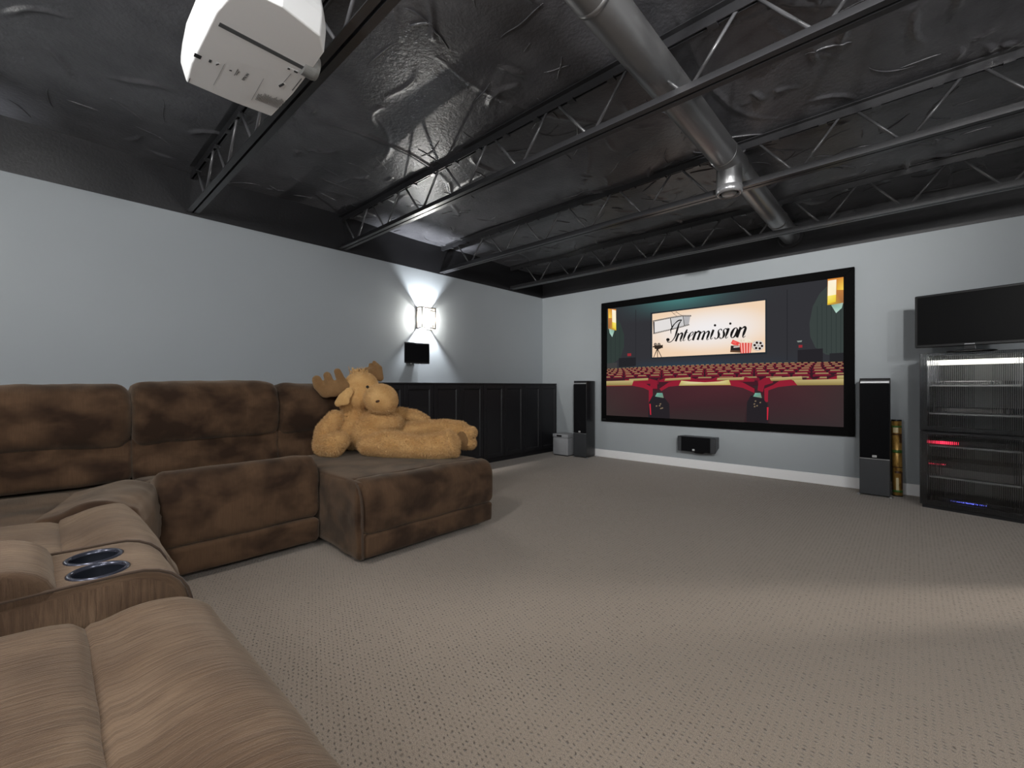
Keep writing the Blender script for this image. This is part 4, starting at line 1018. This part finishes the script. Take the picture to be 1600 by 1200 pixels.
# ================================================================== plush moose
def moose():
    t = thing('plush_moose', 'big tan plush moose toy lying back on the brown chaise', 'stuffed toy', tuple(at(600, 710, 3.45))[:2] + (.485,))
    ZC = 3.47
    R3, F3 = Vector((*RT, 0)), Vector((*FW, 0))
    def pt(px, py, dz=0.0): return at(px, py, ZC) + (F3 * dz)     # dz: metres away from the viewer's side
    s = ZC / FPX
    def ell(bm, px, py, dz, rx, ry, rd, rot=0, n=20):
        """ellipsoid, rx ry in photo pixels at the toy's distance, rd in metres"""
        c = pt(px, py, dz); ca, sa = math.cos(rot), math.sin(rot); vs = []
        for i in range(1, n):
            th = PI * i / n
            for k in range(2 * n):
                ph = PI * k / n; a, b, d = math.sin(th) * math.cos(ph) * rx * s, math.cos(th) * ry * s, math.sin(th) * math.sin(ph) * rd
                vs.append(c + R3 * (a * ca - b * sa) + Vector((0, 0, a * sa + b * ca)) + F3 * d)
        top = c + R3 * (-ry * s * sa) + Vector((0, 0, ry * s * ca)); bot = c - (top - c); N = 2 * n; fs = []
        for i in range(n - 2):
            for k in range(N): fs.append((i * N + k, i * N + (k + 1) % N, (i + 1) * N + (k + 1) % N, (i + 1) * N + k))
        vs += [top, bot]; m = len(vs)
        for k in range(N): fs.append((m - 2, (k + 1) % N, k)); fs.append((m - 1, (n - 2) * N + k, (n - 2) * N + (k + 1) % N))
        bm.add(vs, fs)
    def limb(bm, P, n=18):
        """P: (px, py, dz, r_px, r_depth) list, a tapered limb"""
        for a, b in zip(P[:-1], P[1:]):
            k = max(2, int(math.hypot(b[0] - a[0], b[1] - a[1]) / 5))
            for q in range(k + 1):
                f = q / k; v = [a[i] + (b[i] - a[i]) * f for i in range(5)]
                ell(bm, v[0], v[1], v[2], v[3], v[3], v[4], 0, 9)
    def fuse(bm, name, mat, par, vox=.009, sm=3):
        o = bm.build(name, None); r = o.modifiers.new('r', 'REMESH'); r.mode = 'VOXEL'; r.voxel_size = vox
        q = o.modifiers.new('s', 'SMOOTH'); q.factor = .6; q.iterations = sm
        bpy.context.view_layer.update()
        me = bpy.data.meshes.new_from_object(o.evaluated_get(bpy.context.evaluated_depsgraph_get())); bpy.data.objects.remove(o)
        return link(name, me, mat, par, False, True)
    b = MB()
    ell(b, 578, 677, .07, 40, 31, .18)                              # belly
    ell(b, 590, 662, .06, 36, 20, .165)
    ell(b, 546, 670, .09, 26, 34, .16)                              # back
    limb(b, [(552, 645, .08, 18, .10), (550, 630, .07, 18, .10)])   # neck
    ell(b, 561, 604, .05, 27, 24, .120)                             # skull
    ell(b, 556, 618, .04, 25, 24, .125)
    ell(b, 543, 630, .04, 15, 16, .10)
    ell(b, 596, 623, -.02, 25.5, 23.5, .140, -.12)                  # muzzle
    ell(b, 604, 626, -.02, 18, 20.5, .125)
    limb(b, [(528, 655, -.05, 14, .085), (518, 672, -.09, 16, .09), (520, 691, -.13, 18, .095), (534, 690, -.17, 18, .09), (545, 684, -.18, 13, .07)])   # near arm and paw
    limb(b, [(612, 650, .26, 11, .07), (635, 655, .30, 11, .07), (652, 662, .30, 9, .07)])                    # far arm
    limb(b, [(582, 692, -.08, 16, .11), (615, 690, -.12, 20, .11), (660, 695, -.15, 16.5, .10), (690, 692, -.17, 19, .10), (704, 690, -.17, 19, .10)])   # near leg
    ell(b, 711, 688, -.17, 8, 21, .115, .35)
    limb(b, [(610, 678, .16, 13, .10), (650, 674, .17, 13, .09), (690, 671, .16, 13, .09), (716, 675, .14, 14, .10)])   # far leg
    ell(b, 725, 686, .12, 14, 19, .11, .1)
    ell(b, 734, 678, .10, 9, 9, .10); ell(b, 733, 695, .10, 9, 9, .10)
    body = fuse(b, 'body', 'moose_fur', t)
    # ears
    e = MB(); limb(e, [(553, 612, -.105, 7, .022), (546, 622, -.125, 9, .022), (538, 629, -.12, 6, .02)]); ell(e, 546, 627, -.125, 10, 6, .018, .1); fuse(e, 'ear', 'moose_fur', t, .007, 2)
    e = MB(); ell(e, 566, 590, .20, 11, 7, .025, .9); fuse(e, 'ear', 'moose_fur', t, .007, 3)
    # antlers: a palm with three rounded fingers
    def antler(dz, P, lobes, rd):
        a = MB()
        for p in P: ell(a, p[0], p[1], dz, p[2], p[3], rd, p[4])
        for q in lobes: limb(a, [(x, y, dz + k, r, rd * .9) for x, y, r, k in q])
        return fuse(a, 'antler', 'moose_antler', t, .008, 5)
    antler(-.06, [(524, 607, 17, 13, -.2), (538, 606, 14, 10, .5), (514, 609, 12, 13, .5)],
           [[(512, 611, 9, 0), (504, 602, 8.5, -.01), (502, 594, 7.5, -.02)], [(523, 604, 7.5, 0), (519, 592, 6.5, -.01), (517, 587, 6, -.01)], [(540, 600, 8, 0), (535, 588, 6.5, 0), (532, 581, 5.5, 0)]], .032)
    antler(.17, [(577, 585, 11, 8, -.7), (572, 581, 9, 8, -.5)],
           [[(584, 590, 6, 0), (581, 574, 5.5, .02), (573, 564, 3.2, .02)], [(576, 582, 5.5, 0), (569, 571, 4, .03), (566, 568, 3, .03)], [(568, 582, 5, 0), (560, 575, 3.5, .03)], [(562, 584, 5, 0), (551, 577, 3.5, .02)]], .032)
    # eyes, nostrils, hoof clefts
    for px, py, dz, r in ((579.5, 604.5, -.082, 2.3), (586.5, 600, .10, 1.8)):
        e = MB(); ell(e, px, py, dz, r, r, .014, 0, 10); e.build('eye', 'glass_eye', t, False, True)
    e = MB(); ell(e, 599.5, 626, -.156, 3.2, 1.9, .012, .3, 10); e.build('nostril', 'nostril', t, False, True)
    e = MB(); ell(e, 722, 689, .010, 9, 15, .014, .15, 12); e.build('sole', 'moose_antler', t, False, True)
    e = MB(); ell(e, 738.5, 684, .10, 2.2, 4, .06, 0, 10); e.build('hoof_cleft', 'nostril', t, False, True)
    # fur pile: short tufts all over
    def fur(ob, n, ln, wd, par, mat, seed):
        r = np.random.default_rng(seed); me = ob.data; me.calc_loop_triangles()
        T = np.array([tt.vertices[:] for tt in me.loop_triangles]); V = np.array([v.co[:] for v in me.vertices]); NV = np.array([v.normal[:] for v in me.vertices])
        A, B_, C_ = V[T[:, 0]], V[T[:, 1]], V[T[:, 2]]; ar = np.linalg.norm(np.cross(B_ - A, C_ - A), axis=1); ar /= ar.sum()
        i = r.choice(len(T), n, p=ar); u, v = r.random(n), r.random(n); fl = u + v > 1; u[fl], v[fl] = 1 - u[fl], 1 - v[fl]
        P = A[i] + (B_[i] - A[i]) * u[:, None] + (C_[i] - A[i]) * v[:, None]; N = NV[T[i, 0]]
        head = (P @ np.array([0, 0, 1.]) > .80) & (P @ np.array([*RT, 0]) < 0)
        L = ln * (.6 + .8 * r.random(n)) * np.where(P[:, 2] > .84, .45, 1)
        dirv = N + r.normal(0, .45, (n, 3)) + np.array([0, 0, -.35]); dirv /= np.linalg.norm(dirv, axis=1)[:, None]
        sd = np.cross(dirv, r.normal(0, 1, (n, 3))); sd /= np.linalg.norm(sd, axis=1)[:, None]; sd *= wd
        Q = np.stack([P - sd - N * .002, P + sd - N * .002, P + dirv * L[:, None]], 1).reshape(-1, 3)
        m = bpy.data.meshes.new('fur'); m.from_pydata(Q.tolist(), [], np.arange(3 * n).reshape(-1, 3).tolist())
        o = link('fur', m, mat, par, False); o['kind'] = 'stuff'
    fur(body, 95000, .014, .0018, t, 'moose_pile', 1)
    # wispy mane on the crown
    m = MB(); rr = random.Random(5)
    for k in range(60):
        p = pt(560 + rr.uniform(-16, 10), 581 + rr.uniform(-1, 4), .05 + rr.uniform(-.04, .05)); q = p + Vector((rr.uniform(-.04, .02), rr.uniform(-.03, .03), rr.uniform(.015, .05)))
        m.tube([p, (p + q) / 2 + Vector((0, 0, .006)), q], [.0035, .0028, .0008], 5)
    m.build('mane', 'moose_fur', t, False, True)['kind'] = 'stuff'
moose()
